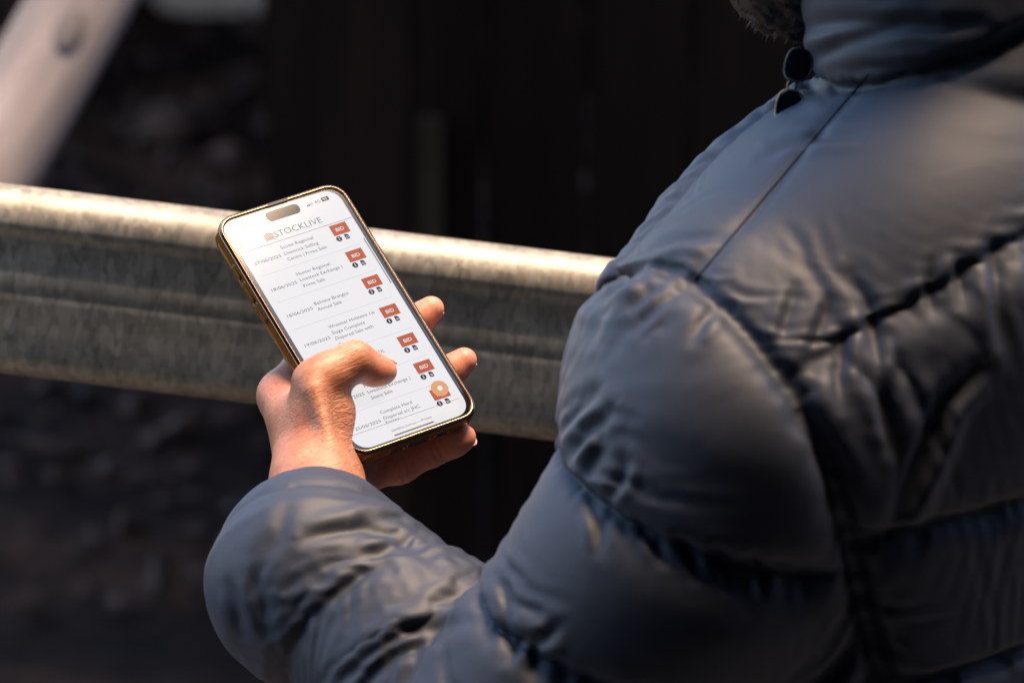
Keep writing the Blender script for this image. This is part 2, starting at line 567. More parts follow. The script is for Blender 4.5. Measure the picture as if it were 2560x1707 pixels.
# ------------------------------------------------------------------ hand and forearm (millimetres in the phone's frame)
WR = np.array([-66.5, -90., -5.])                # wrist joint
FD = np.array([-.25, -.87, .41]); FD /= np.linalg.norm(FD)     # towards the elbow
MCP = dict(i=(-40.5, -16, -31), m=(-38, -36, -41), r=(-31, -55, -43), p=(-21, -71, -41))
FING = dict(
    i=[MCP['i'], (-4, 8, -29), (20, 18, -24), (38, 22, -21)],
    m=[MCP['m'], (4, -20, -31), (33, -10, -22.5), (53.6, -6.2, -11)],
    r=[MCP['r'], (5, -50, -32), (33.5, -45, -23), (54.2, -41.8, -11)],
    p=[MCP['p'], (0, -77.5, -35), (18, -79, -26), (31.5, -82, -16)])
FR = dict(i=(11, 9.6, 8.2, 7.0), m=(11.5, 9.6, 8.2, 7.0), r=(11, 9.2, 8.1, 7.0), p=(9.5, 8.4, 8.0, 7.2))
THUMB = [(-53, -66, -8), (-41, -35.5, 9.0), (-16.5, -34.2, 14.6), (-1.5, -41.2, 7.6)]
TR = (16, 12.0, 10.2, 7.4)

def hand_sdf(P):
    # palm: metacarpals from the wrist
    palm = seg(P, WR, MCP['i'], 19, 12)
    for k, r in (('m', 12.5), ('r', 12), ('p', 11)):
        palm = smin(palm, seg(P, WR, MCP[k], 17, r), 9)
    palm = smin(palm, seg(P, (-54, -82, -12), (-36, -70, -32), 15, 11), 10)      # heel of the hand
    # thumb
    t = seg(P, THUMB[0], THUMB[1], TR[0], TR[1])
    t = smin(t, seg(P, THUMB[1], THUMB[2], 11.2, 9.3), 7)
    t2 = seg(P, THUMB[2], THUMB[3], 9.0, 6.7)
    t2 = smin(t2, ball(P, (-8.0, -39.6, 9.2), 8.3), 6)
    t = smin(t, t2, 5)
    t = smin(t, ball(P, (-18.5, -31.6, 16.2), 8.0), 6)                             # knuckle of the thumb
    t = smin(t, ball(P, (-40.6, -60.0, -8.0), 14.5), 9)
    t = smin(t, ball(P, (-35.0, -49.9, -0.0), 10.6), 7)                             # ball of the thumb
    t = smin(t, ball(P, (-31, -33.6, 11.5), 10.6), 8)
    web = seg(P, (-47, -46, -6), (-43, -28, -22), 11, 10)
    hand = smin(palm, t, 11)
    hand = smin(hand, seg(P, (-57, -84, 12), (-48.5, -44, 17.0), 3.2, 2.8), 9)    # tendon along the thumb
    hand = smin(hand, web, 12)
    for k in 'imrp':
        pts, rr = FING[k], FR[k]
        f = seg(P, pts[0], pts[1], rr[0], rr[1])
        f = smin(f, seg(P, pts[1], pts[2], rr[1] * 1.0, rr[2]), 5)
        d = seg(P, pts[2], pts[3], rr[2], rr[3])
        mid = np.asarray(pts[2]) * .35 + np.asarray(pts[3]) * .65
        d = smin(d, ball(P, mid, rr[3] * 1.12), 5)                               # pad of the finger tip
        f = smin(f, d, 4)
        # creases at the joints
        for j in (1, 2):
            ax = np.asarray(pts[j + 1], float) - np.asarray(pts[j - 1], float); ax /= np.linalg.norm(ax)
            q = (P - np.asarray(pts[j], np.float32)) @ ax.astype(np.float32)
            f = f + 0.55 * np.exp(-(q / 0.9) ** 2) + 0.35 * np.exp(-((q - 3.2) / 0.8) ** 2)
        hand = smin(hand, f, 8 if k != 'p' else 6)
    # wrist and forearm, broader than thick
    fa = seg(P, WR + np.array([2., 6., -4.]), WR + FD * 95, 21.5, 26)
    hand = smin(hand, fa, 14)
    # knuckle at the base of the index finger
    hand = smin(hand, ball(P, (-43, -18.0, -29), 9.5), 9)
    # flesh flattens against the phone
    q = np.abs(P - np.array([0, 0, -5.0], np.float32)) - np.array([41.2 - 5, 81.7 - 5, 6.2 - 3.0], np.float32)
    box = np.sqrt((np.maximum(q, 0) ** 2).sum(-1)) + np.minimum(q.max(-1), 0) - 4.4
    hand = smax(hand, -box, 2.0)
    return hand
# ------------------------------------------------------------------ smartphone in a clear amber case
def rrect(hw, hh, r, n=10, p=2.3):
    pts = []
    for cx, cy, a0 in ((hw - r, hh - r, 0), (-hw + r, hh - r, 90), (-hw + r, -hh + r, 180), (hw - r, -hh + r, 270)):
        for i in range(n + 1):
            a = R(a0 + 90.0 * i / n)
            c, s = math.cos(a), math.sin(a)
            pts.append((cx + r * math.copysign(abs(c) ** (2 / p), c), cy + r * math.copysign(abs(s) ** (2 / p), s)))
    return pts

def loft(name, rings, mat, parent, cap0=False, cap1=False, smooth=True, off=(0, 0)):
    V, Fc = [], []
    for hw, hh, r, z in rings:
        V += [((x + off[0]) * 1e-3, (y + off[1]) * 1e-3, z * 1e-3) for x, y in rrect(hw, hh, r)]
    n = len(rrect(1, 1, .5))
    for k in range(len(rings) - 1):
        for i in range(n):
            j = (i + 1) % n
            Fc.append((k * n + i, k * n + j, (k + 1) * n + j, (k + 1) * n + i))
    if cap0: Fc.append(tuple(range(n))[::-1])
    if cap1: Fc.append(tuple((len(rings) - 1) * n + i for i in range(n)))
    bm = bmesh.new()
    vs = [bm.verts.new(v) for v in V]
    for f in Fc: bm.faces.new([vs[i] for i in f])
    bmesh.ops.recalc_face_normals(bm, faces=bm.faces)
    o = bm_obj(name, bm, mat, parent, smooth)
    if smooth:
        for pl in o.data.polygons:
            if len(pl.vertices) > 4: pl.use_smooth = False
    return o

m_lip, nt, b = new_mat('plated_bronze_lip')
b.inputs['Base Color'].default_value = (0.28, 0.165, 0.095, 1)
b.inputs['Metallic'].default_value = 1.0
b.inputs['Roughness'].default_value = 0.16
m_case, nt, b = new_mat('clear_amber_plastic')
b.inputs['Base Color'].default_value = (0.46, 0.17, 0.030, 1)
b.inputs['Transmission Weight'].default_value = 0.5
b.inputs['Roughness'].default_value = 0.07
b.inputs['IOR'].default_value = 1.5
b.inputs['Specular IOR Level'].default_value = 0.35
b.inputs['Specular Tint'].default_value = (0.75, 0.62, 0.35, 1)
m_frame, nt, b = new_mat('dark_titanium')
b.inputs['Base Color'].default_value = (0.16, 0.13, 0.10, 1)
b.inputs['Metallic'].default_value = 0.9
b.inputs['Roughness'].default_value = 0.3
m_bez, nt, b = new_mat('black_bezel_glass')
b.inputs['Base Color'].default_value = (0.004, 0.004, 0.005, 1)
b.inputs['Roughness'].default_value = 0.06
m_slot, nt, b = new_mat('dark_port_cavity')
b.inputs['Base Color'].default_value = (0.01, 0.008, 0.006, 1)
b.inputs['Roughness'].default_value = 0.5

SCREEN_E = 0.225
def ui_mat(name, c, e=SCREEN_E):
    m, nt, b = new_mat(name)
    b.inputs['Base Color'].default_value = (0, 0, 0, 1)
    b.inputs['Roughness'].default_value = 0.05
    b.inputs['IOR'].default_value = 1.5
    b.inputs['Specular IOR Level'].default_value = 0.24
    b.inputs['Emission Color'].default_value = (*c, 1)
    b.inputs['Emission Strength'].default_value = e
    return m
u_white = ui_mat('screen_white', (1.0, 0.975, 0.985))
u_text = ui_mat('screen_grey_text', (0.12, 0.12, 0.13))
u_dark = ui_mat('screen_dark_grey', (0.03, 0.03, 0.035))
u_navy = ui_mat('screen_navy', (0.008, 0.008, 0.045))
u_line = ui_mat('screen_hairline', (0.62, 0.60, 0.62))
u_line2 = ui_mat('screen_bar_line', (0.30, 0.29, 0.30))
u_orange = ui_mat('screen_orange', (0.60, 0.10, 0.010))
u_chat = ui_mat('screen_pale_orange', (0.90, 0.42, 0.16))
u_black = ui_mat('screen_black', (0.002, 0.002, 0.003))
u_copper = ui_mat('screen_copper', (0.52, 0.20, 0.11))
u_gold = ui_mat('screen_home_bar', (0.20, 0.17, 0.12))

phone = empty('smartphone')
phone.matrix_world = PH_MAT
tag(phone, 'smartphone in a clear amber case showing a white list with orange BID buttons', 'smartphone')
case = loft('case', [(40.2, 80.4, 12.3, -1.0), (40.4, 80.6, 12.5, -2.2), (40.4, 80.6, 12.5, -8.6), (40.0, 80.2, 12.1, -10.0),
                     (38.8, 79.0, 10.9, -11.0), (36.5, 76.7, 8.6, -11.3)], m_case, phone, cap1=True)
tag(case, 'clear amber phone case with moulded buttons')
loft('lip', [(37.9, 78.1, 10.0, -0.15), (38.0, 78.2, 10.1, 0.75), (38.5, 78.7, 10.6, 1.05), (39.1, 79.3, 11.2, 0.95), (39.35, 79.55, 11.45, 0.55),
             (39.55, 79.75, 11.65, 0.50), (40.0, 80.2, 12.1, 0.35), (40.45, 80.65, 12.55, -0.25), (40.5, 80.7, 12.6, -0.9), (40.2, 80.4, 12.3, -1.0)], m_lip, case)
body_ = loft('phone_frame', [(37.6, 77.9, 9.8, -0.3), (38.2, 78.5, 10.4, -0.9), (38.2, 78.5, 10.4, -7.6), (37.6, 77.9, 9.8, -8.2)], m_frame, phone, cap0=True, cap1=True)
loft('bezel', [(37.85, 78.05, 10.0, -0.12), (37.6, 77.8, 9.8, -0.02)], m_bez, phone, cap1=True)
screen = loft('screen', [(35.5, 77.0, 9.8, 0.0), (35.45, 76.95, 9.75, 0.02)], u_white, phone, cap1=True, smooth=False)

def pill(name, x, y0, y1, z, w, proud, mat, parent):
    """moulded button on the left wall"""
    h = abs(y1 - y0) / 2
    rings = [(w, h, min(w, h) * .98, 0), (w, h, min(w, h) * .98, proud * .55), (w * .82, h - w * .18, w * .80, proud), (w * .3, h - w * .7, w * .28, proud * 1.05)]
    o = loft(name, rings, mat, parent, cap1=True)
    return o
for (y0, y1) in ((53.2, 44.2), (41.6, 28.6), (27.2, 14.2)):
    o = pill('button', 0, y0, y1, -5, 1.75, 0.95, m_case, case)
    mb = Matrix.Translation((-.0403, (y0 + y1) / 2 * 1e-3, -.0052)) @ Matrix(((0, 0, -1, 0), (0, 1, 0, 0), (1, 0, 0, 0), (0, 0, 0, 1)))
    o.matrix_local = mb
    f = loft('button_rim', [(2.5, abs(y1 - y0) / 2 + .8, 2.45, 0), (2.5, abs(y1 - y0) / 2 + .8, 2.45, .35), (2.0, abs(y1 - y0) / 2 + .3, 1.95, .38), (2.0, abs(y1 - y0) / 2 + .3, 1.95, .05)], m_lip, case)
    f.matrix_local = mb
for (x0, x1) in ((-16.6, -8.0), (-5.2, 8.2), (12.2, 20.0)):
    w = (x1 - x0) / 2
    mb = Matrix.Translation(((x0 + x1) / 2 * 1e-3, -.0806, -.0058)) @ Matrix(((1, 0, 0, 0), (0, 0, -1, 0), (0, 1, 0, 0), (0, 0, 0, 1)))
    o = loft('port_cutout', [(w, 2.0, 1.7, .02), (w - .2, 1.8, 1.5, .08)], m_slot, case, cap1=True)
    o.matrix_local = mb
    o = loft('port_rim', [(w + .55, 2.5, 2.2, 0), (w + .55, 2.5, 2.2, .3), (w + .1, 2.05, 1.75, .34), (w, 1.95, 1.65, .05)], m_lip, case)
    o.matrix_local = mb
# a slit in the lip at the ear-piece
o = loft('earpiece_slot', [(6.5, .45, .4, 0), (6.5, .45, .4, .12)], m_slot, phone, cap1=True, off=(0, 78.6))
o.location.z = .00098

ZT = .00006
def flat(name, pts, mat, z=1.0):
    bm = bmesh.new()
    vs = [bm.verts.new((x * 1e-3, y * 1e-3, ZT * z)) for x, y in pts]
    f = bm.faces.new(vs)
    f.normal_update()
    if f.normal.z < 0: f.normal_flip()
    return bm_obj(name, bm, mat, screen)
def rect(name, x0, y0, x1, y1, mat, z=1.0):
    return flat(name, ((x0, y0), (x1, y0), (x1, y1), (x0, y1)), mat, z)
def disc(name, cx, cy, r, mat, z=1.0, n=28):
    return flat(name, [(cx + r * math.cos(6.2832 * i / n), cy + r * math.sin(6.2832 * i / n)) for i in range(n)], mat, z)
def text(body, x, y, cap, width=None, align='LEFT', mat=u_text, name='text_line', z=1.0, bold=0.0):
    """y is the middle of the capitals"""
    cu = bpy.data.curves.new(name, 'FONT')
    cu.body = body
    cu.align_x = 'LEFT'
    cu.resolution_u = 2
    cu.offset = bold
    t = bpy.data.objects.new('tmp', cu)
    COL.objects.link(t)
    dg = bpy.context.evaluated_depsgraph_get()
    me = bpy.data.meshes.new_from_object(t.evaluated_get(dg))
    bpy.data.objects.remove(t)
    bpy.data.curves.remove(cu)
    co = np.empty(len(me.vertices) * 3, np.float32)
    me.vertices.foreach_get('co', co)
    co = co.reshape(-1, 3)
    x0, x1 = co[:, 0].min(), co[:, 0].max()
    sy = cap / 0.73
    sx = sy if width is None else width / (x1 - x0)
    wd = (x1 - x0) * sx
    ox = x - {'LEFT': 0, 'CENTER': wd / 2, 'RIGHT': wd}[align]
    co[:, 0] = ((co[:, 0] - x0) * sx + ox) * 1e-3
    co[:, 1] = (co[:, 1] * sy + y - cap / 2) * 1e-3
    co[:, 2] = ZT * z
    me.vertices.foreach_set('co', co.ravel())
    me.materials.clear(); me.materials.append(mat)
    me.name = name
    o = bpy.data.objects.new(name, me)
    COL.objects.link(o)
    o.parent = screen
    return o

# status bar
text('9:11', -22.4, 71.6, 2.5, 6.6, 'CENTER', u_dark, 'clock', bold=.01)
o = loft('camera_island', [(10.4, 3.15, 3.1, .05), (10.35, 3.1, 3.05, .07)], u_black, screen, cap1=True, smooth=False, off=(0, 72.2))
for i, (h, m) in enumerate(((.9, u_dark), (1.3, u_dark), (1.8, u_line), (2.3, u_line))):
    rect('signal_bar', 14.9 + i * 1.0, 70.9, 15.6 + i * 1.0, 70.9 + h, m)
text('4G', 21.6, 72.2, 2.1, 3.4, 'CENTER', u_dark, 'network_text')
o = loft('battery_icon', [(2.3, 1.3, .8, .05), (2.28, 1.28, .8, .07)], u_dark, screen, cap1=True, smooth=False, off=(26.7, 72.3))
text('92', 26.5, 72.3, 1.6, 2.6, 'CENTER', u_white, 'battery_text', z=2.0, bold=.02)
# header
for i in range(3): rect('menu_bar', -34.4, 62.1 - i * 1.35, -31.0, 62.45 - i * 1.35, u_dark)
text('STOCKLIVE', -11.6, 61.1, 4.0, 29.6, 'LEFT', u_dark, 'heading', bold=-.012)
for k in range(4):                                # stacked chevrons of the emblem
    yb, w = 62.9 - k * 1.05, 2.9
    tp = 1.55
    flat('emblem_stripe', ((-15 - w, yb - tp), (-15, yb), (-15, yb + .62), (-15 - w, yb - tp + .62)), u_copper)
    flat('emblem_stripe', ((-15, yb), (-15 + w, yb - tp), (-15 + w, yb - tp + .62), (-15, yb + .62)), u_copper)
for k in range(2):
    yb, w = 59.9 - k * .95, 1.9 - k * .8
    flat('emblem_stripe', ((-15 - w, yb - w * .53), (-15, yb), (-15, yb + .55), (-15 - w, yb - w * .53 + .5)), u_copper, 1.4)
    flat('emblem_stripe', ((-15, yb), (-15 + w, yb - w * .53), (-15 + w, yb - w * .53 + .5), (-15, yb + .55)), u_copper, 1.4)
rect('divider_line', -35.4, 56.3, 35.4, 56.62, u_line2)
rect('scroll_bar', 34.25, 11.0, 34.75, 42.2, u_dark)

def bid(y, m=u_orange):
    rect('bid_button', 19.6, y - 3.45, 29.9, y + 3.45, m)
    text('BID', 24.75, y, 2.3, 5.0, 'CENTER', u_white, 'bid_caption', z=2.0, bold=.01)
    icons(y - 5.75)
def icons(y, m=u_navy):
    disc('info_icon', 21.25, y, 1.72, m, 1.5)
    rect('info_stem', 21.0, y - .95, 21.5, y + .35, u_white, 2.5)
    disc('info_dot', 21.25, y + .85, .3, u_white, 2.5, 10)
    flat('document_icon', ((24.95, y - 1.6), (27.45, y - 1.6), (27.45, y + .8), (26.6, y + 1.7), (24.95, y + 1.7)), m, 1.5)
    for q in (-.75, .0): rect('document_line', 25.4, y + q - .14, 27.0, y + q + .14, u_white, 2.5)
LH = 3.85
rows = [(52.0, '17/06/2025', 47.9, [('Scone Regional', 52.3, 20.4), ('Livestock Selling', 48.2, 21.5), ('Centre | Prime Sale', 44.3, 24.4)], 39.4),
        (33.8, '18/06/2025', 29.6, [('Hunter Regional', 34.0, 20.8), ('Livestock Exchange |', 30.1, 26.4), ('Prime Sale', 26.1, 13.4)], 21.4),
        (15.4, '18/06/2025', 11.8, [('Belview Brangus', 13.8, 21.2), ('Annual Sale', 10.0, 14.8)], 3.1),
        (-4.6, '19/06/2025', -8.1, [('Wrenmac Holsteins 1st', -2.1, 28.8), ('Stage Complete', -6.1, 20.6), ('Dispersal Sale with', -9.9, 23.6), ('Guests', -13.9, 9.0)], -18.3),
        (-24.5, '20/06/2025', -27.0, [('Dispersal a/c GDL', -25.8, 22.0)], -36.6),
        (-42.6, '20/06/2025', -46.0, [('Hamilton', -42.0, 11.6), ('Livestock Exchange |', -46.0, 26.4), ('Store Sale', -49.9, 13.2)], -54.6),
        (-60.6, '25/06/2025', -64.2, [('Complete Herd', -59.8, 19.8), ('Dispersal a/c JHC', -63.6, 22.6)], None)]
for by, date, dy, lines, sep in rows:
    bid(by)
    text(date, -22.7, dy, 2.0, 15.9, 'CENTER')
    for s, ly, w in lines: text(s, -12.6, ly, 2.1, w)
    if sep is not None: rect('divider_line', -31.2, sep - .09, 30.9, sep + .09, u_line)
text('Farms', -12.6, -66.3, 1.6, 8.2)
disc('chat_bubble', 26.0, -58.0, 4.9, u_chat, 3.5, 36)
disc('chat_mark', 26.2, -57.9, 1.5, u_white, 4.5)
rect('divider_line', -35.4, -67.2, 33.0, -66.95, u_line2, 1.2)
text('stocklive.com.au \u2014 Private', 0.2, -71.9, 1.6, 25.0, 'CENTER', u_text, 'address_text', z=2.0)
o = loft('home_bar', [(12.4, .42, .4, .08), (12.4, .42, .4, .1)], u_gold, screen, cap1=True, smooth=False, off=(0, -75.2))
# ------------------------------------------------------------------ the person's frame
NB = at(2373, -40, 2.405)                          # base of the neck
FACE = np.array([-0.75, 0.66, 0.0]); FACE /= np.linalg.norm(FACE)
LEFT = np.array([-FACE[1], FACE[0], 0.0])
UP = np.array([0, 0, 1.0])
def pp(l, f, u):
    """left, front, up from the base of the neck"""
    return NB + LEFT * l + FACE * f + UP * u
def rel(P):
    q = P - NB.astype(np.float32)
    return q @ LEFT.astype(np.float32), q @ FACE.astype(np.float32), q[..., 2]

A0 = at(1880, 850, 2.360)                         # left shoulder
A1 = at(1858, 1080, 2.345)
A2 = at(1720, 1390, 2.360)
EL = at(1215, 1950, 2.390)                        # left elbow
F1 = at(1060, 1650, 2.425)
F2 = at(788, 1432, 2.458)
F3 = at(786, 1375, 2.470)
CU_ = at(790, 1325, 2.489)                        # cuff
NK = at(2195, 600, 2.410)                         # shoulder, neck side
def mir(p):
    q = p - NB
    return p - 2 * LEFT * (q @ LEFT)

def sd_upper(P):
    d = seg(P, A0, A1, .058, .063)
    d = smin(d, seg(P, A1, A2, .063, .066), .03)
    return smin(d, seg(P, A2, EL, .066, .062), .03)
def sd_fore(P):
    d = seg(P, EL, F1, .060, .052)
    d = smin(d, seg(P, F1, F2, .052, .047), .02)
    d = smin(d, seg(P, F2, F3, .046, .035), .03)
    return smin(d, seg(P, F3, CU_, .035, .026), .012)
def sd_rarm(P):
    a, b, c = mir(A0), pp(-.30, .02, -.42), pp(-.30, .12, -.66)
    return smin(seg(P, a, b, .058, .055), seg(P, b, c, .055, .042), .03)
def sd_torso(P):
    l, f, u = rel(P)
    w = .196 + .012 * np.sin(np.clip((u + .2) * 4, -1.5, 1.5))
    dpt = .128 - .03 * np.clip((u + .12) / .12, 0, 1)
    k = np.sqrt((l / w) ** 2 + ((f - .01) / dpt) ** 2)
    side = (k - 1) * np.minimum(w, dpt) * .95
    top = u + .10 + .9 * np.maximum(np.abs(l) - .02, 0) * .45
    d = smax(side, top, .10)
    d = smax(d, -(u + .62), .02)
    sh = smin(seg(P, NK, A0, .045, .041), seg(P, mir(NK), mir(A0), .045, .041), .01)
    sh = smin(sh, seg(P, NK, mir(NK), .052, .052), .03)
    d = smin(d, sh, .14)
    ub = ell(P, pp(0, -.050, -.105), (.10, .050, .070), np.stack([LEFT, FACE, UP], 1))
    return smin(d, ub, .10)
C0, C1 = pp(0, -.022, -.045), pp(0, .012, .085)   # collar axis
def sd_collar(P):
    ax = (C1 - C0) / np.linalg.norm(C1 - C0)
    t = ((P - C0.astype(np.float32)) @ ax.astype(np.float32))
    q = P - C0.astype(np.float32) - t[..., None] * ax.astype(np.float32)
    l = q @ LEFT.astype(np.float32)
    fv = np.cross(LEFT, ax) * -1
    f = q @ fv.astype(np.float32)
    r = np.sqrt((l / .98) ** 2 + (f / 1.08) ** 2)
    R0 = .062 - .04 * np.clip(t, 0, .2)
    shell = np.abs(r - R0) - .011
    return smax(shell, np.abs(t - .055) - .068, .012)
def sd_jacket(P):
    d = smin(sd_torso(P), sd_upper(P), .018)
    d = smin(d, sd_fore(P), .016)
    d = smin(d, sd_rarm(P), .018)
    # the neck opening and the collar standing in it
    d = smax(d, -seg(P, pp(0, -.016, -.02), pp(0, .03, .2), .048, .052), .01)
    d = smin(d, sd_collar(P), .010)
    # the mouth of the sleeve
    ax = (CU_ - F3) / np.linalg.norm(CU_ - F3)
    t = (P - CU_.astype(np.float32)) @ ax.astype(np.float32)
    near = seg(P, CU_ - ax * .012, CU_ + ax * .05, .0225, .028)
    d = smax(d, -near, .003)
    cut = np.where(seg(P, F3, CU_ + ax * .03, .06, .06) < 0, t - .004, -1.0)
    return np.maximum(d, cut)

def hit(px, py, d0=2.10, d1=2.80):
    a, b = at(px, py, d0), at(px, py, d1)
    t = np.linspace(0, 1, 700, dtype=np.float32)[:, None]
    P = (a + (b - a) * t).astype(np.float32)
    v = sd_jacket(P)
    i = int(np.argmax(v < 0)) if (v < 0).any() else int(np.argmin(v))
    return P[i].astype(float)

def plane3(a, b, c):
    a, b, c = hit(*a), hit(*b), hit(*c)
    n = np.cross(b - a, c - a); n /= np.linalg.norm(n)
    return a, n

def plane2(a, b, d):
    a, b = hit(*a), hit(*b)
    n = np.cross(b - a, d); n /= np.linalg.norm(n)
    return a, n

def pbd_inflate(V, Q, E, pinned, excess, iters, press, grav, beta, pmul, active, stiff=.9):
    n = len(V)
    D = np.concatenate([Q[:, [0, 2]], Q[:, [1, 3]]])
    C = np.concatenate([E, D])
    L0 = np.linalg.norm(V[C[:, 0]] - V[C[:, 1]], axis=1)
    L0 = L0 * (1 + .5 * (excess[C[:, 0]] + excess[C[:, 1]]))
    kc = np.where(np.arange(len(C)) < len(E), 1.0, .55)
    cnt = np.bincount(C.ravel(), minlength=n).astype(float)
    deg = np.bincount(E.ravel(), minlength=n).astype(float); deg[deg == 0] = 1
    w = np.where(pinned, 0.0, 1.0)
    X = V.copy(); vel = np.zeros_like(V)
    C_, L_, k_ = C, L0, kc
    for it in range(iters):
        if it == 55:                              # the side that shows is settled further
            m = active[C[:, 0]] & active[C[:, 1]]
            C, L0, kc = C_[m], L_[m], k_[m]
            w = w * active
        if it % 3 == 0: nrm = vnormals(X, Q)
        p = press * min(1.0, it / 12.0)
        vel = vel * .82 + nrm * (p * pmul) + grav
        X = X + vel * w[:, None]
        for _ in range(3):
            d = X[C[:, 1]] - X[C[:, 0]]
            L = np.sqrt((d * d).sum(1)) + 1e-12
            s = (L - L0) / L
            s = np.where(s < 0, s * .45, s) * kc * .5 * stiff
            c = d * s[:, None]
            dx = np.empty_like(X)
            for k in range(3):
                dx[:, k] = np.bincount(C[:, 0], c[:, k], n) - np.bincount(C[:, 1], c[:, k], n)
            dx *= (2.8 / cnt * w)[:, None]
            X = X + dx
            vel += dx * .35
        m = nbr_mean(X, E, deg)
        X = X + beta * (m - X) * w[:, None]
    return X

PRESS = .000012
def build_jacket(h=.0040, iters=150):
    F, lo = grid_eval(sd_jacket, NB + np.array([-.52, -.42, -.66]), NB + np.array([.42, .36, .12]), h)
    V, Q = surface_nets(F, lo, h)
    V, E, deg = relax(V, Q, sd_jacket, h, 5)
    P = V.astype(np.float32)
    u_, f_, t_, c_ = sd_upper(P), sd_fore(P), sd_torso(P), sd_collar(P)
    r_ = sd_rarm(P)
    reg = np.argmin(np.stack([u_, f_, t_, c_, r_], 1), 1)
    l, f, u = rel(P)
    seams = []
    arm = plane3((1575, 672), (1872, 838), (2105, 1290))
    sa = (V - arm[0]) @ arm[1]
    seams.append((sa, (l > .06) & (u > -.36) & ((reg == 2) | (reg == 0))))
    s1 = plane3((1395, 1082), (1740, 1372), (2030, 1425))
    up = (reg == 0)
    q1 = (V - s1[0]) @ s1[1]
    q1 = q1 * np.sign(((EL - s1[0]) @ s1[1]))
    seams.append((q1, up))
    seams.append((q1 - .078, up | ((reg == 1) & (np.linalg.norm(V - EL, axis=1) < .08))))
    fx = (CU_ - F1) / np.linalg.norm(CU_ - F1)
    fd = CF - fx * (CF @ fx)
    s3 = plane2((760, 1570), (1040, 1395), fd)
    seams.append(((V - s3[0]) @ s3[1], reg == 1))
    s4 = plane2((925, 1695), (1110, 1540), fd)
    seams.append(((V - s4[0]) @ s4[1], reg == 1))
    tor = (reg == 2)
    ys = plane2((2150, 215), (1735, 707), UP + .25 * LEFT)
    back = f < .06
    yd = np.where(tor & (u > -.24) & (l > 0.0) & (f < .09), np.abs((V - ys[0]) @ ys[1]), 1.0)
    for pl in (((2060, 915), (2481, 655)), ((2231, 1317), (2550, 1235)), ((2300, 1690), (2550, 1612))):
        b = plane2(*pl, FACE)
        if pl[0][1] < 1000: b1 = b
        n = b[1].copy()
        seams.append(((V - b[0]) @ n, tor & (sa * np.sign((pp(0, 0, -.3) - arm[0]) @ arm[1]) > .004) & (u < -.06)))
    for uu in (-.45, -.55):
        seams.append((u - uu, tor))
    for uu in (-.24, -.36, -.48, -.6):
        seams.append((u - uu, reg == 4))
    cb = plane2((2010, 275), (2540, 95), FACE - .3 * UP)
    seams.append(((V - cb[0]) @ cb[1], ((reg == 3) | tor) & (u > -.13) & (np.hypot(l, f + .02) < .10)))
    aseam0 = np.where((l > .06) & (u > -.36) & ((reg == 2) | (reg == 0)), np.abs(sa), 1.0)
    pinned = np.zeros(len(V), bool)
    seamd = np.full(len(V), 1.0)
    for si, (s, m) in enumerate(seams):
        k = m & (np.abs(s) < h * .55)
        pinned |= k
        seamd = np.where(m, np.minimum(seamd, np.abs(s)), seamd)
    # the cuff hem and everything inside it stays put, and so does the inside of the collar
    ax = (CU_ - F3) / np.linalg.norm(CU_ - F3)
    tc = (V - CU_) @ ax
    inner = (seg(P, CU_ - ax * .02, CU_ + ax * .05, .026, .030) < .003) & (reg == 1)
    hem = (reg == 1) & (tc > -.004)
    pinned |= hem | inner
    pinned |= (u < -.605) & tor
    ca = (C1 - C0) / np.linalg.norm(C1 - C0)
    tt = (V - C0) @ ca
    rr = np.linalg.norm(V - C0 - tt[:, None] * ca, axis=1)
    pinned |= (reg == 3) & (rr < .059 - .04 * np.clip(tt, 0, .2))
    nz = np.zeros(len(V))
    for s in range(6):
        kx = RNG.normal(size=3) * (18 + 14 * s)
        nz += np.sin(V @ kx + RNG.uniform(0, 6.28)) / (1 + .5 * s)
    ex = np.full(len(V), .150)
    ex[reg == 1] = .056
    ex[reg == 0] = .078
    ex[reg == 2] = .085
    ex[reg == 3] = .045
    qb1 = (V - b1[0]) @ b1[1]
    qb1 = qb1 * np.sign((NB - b1[0]) @ b1[1])
    yoke = tor & (qb1 > 0) & (sa * np.sign((pp(0, 0, -.3) - arm[0]) @ arm[1]) > 0)
    low = tor & ~yoke & (f < .06)
    ex[low] = .066
    ex[yoke] = .006
    ex[yoke & (seamd < .035)] = .022
    ex = ex * (1 + .16 * nz)
    ex *= 1 + .5 * np.exp(-seamd / .018)
    # stitching sits near the surface, not at the bottom of a trench
    nv = vnormals(V, Q)
    lift = np.where(tor & pinned & (f < .05) & (u < -.1), .0025, 0.0) * np.where(aseam0 < h, 0.0, 1.0)
    V0 = V + nv * lift[:, None]
    X = pbd_inflate(V0, Q, E, pinned, ex, iters, PRESS, np.array([0, 0, -.000004]), .042, (np.where(reg == 1, .30, 1.0) * np.where(yoke, .4, 1.0))[:, None], (l > -.07) & (u > -.46))
    aseam = np.where((l > .06) & (u > -.36) & ((reg == 2) | (reg == 0)), np.abs(sa), 1.0)
    X -= vnormals(X, Q) * (.0022 * np.exp(-(yd / .005) ** 2) + .0038 * np.exp(-(aseam / .0050) ** 2))[:, None]
    return X, Q, pinned, reg, V
# ------------------------------------------------------------------ the person
person = empty('person', (float(NB[0]), float(NB[1]), 0.0))
tag(person, 'person in a dark blue-grey puffer jacket looking down at the phone in the left hand', 'person')
bpy.context.view_layer.update()
PI_ = person.matrix_world.inverted()
def adopt(o, par=person):
    o.parent = par
    o.matrix_parent_inverse = par.matrix_world.inverted()
    return o

# --- hand and forearm
HH = 1.15
F, lo = grid_eval(hand_sdf, (-130, -216, -68), (72, 42, 80), HH)
HV, HQ = surface_nets(F, lo, HH)
HV, HE, hdeg = relax(HV, HQ, hand_sdf, HH, 4)
HN = vnormals(HV, HQ)

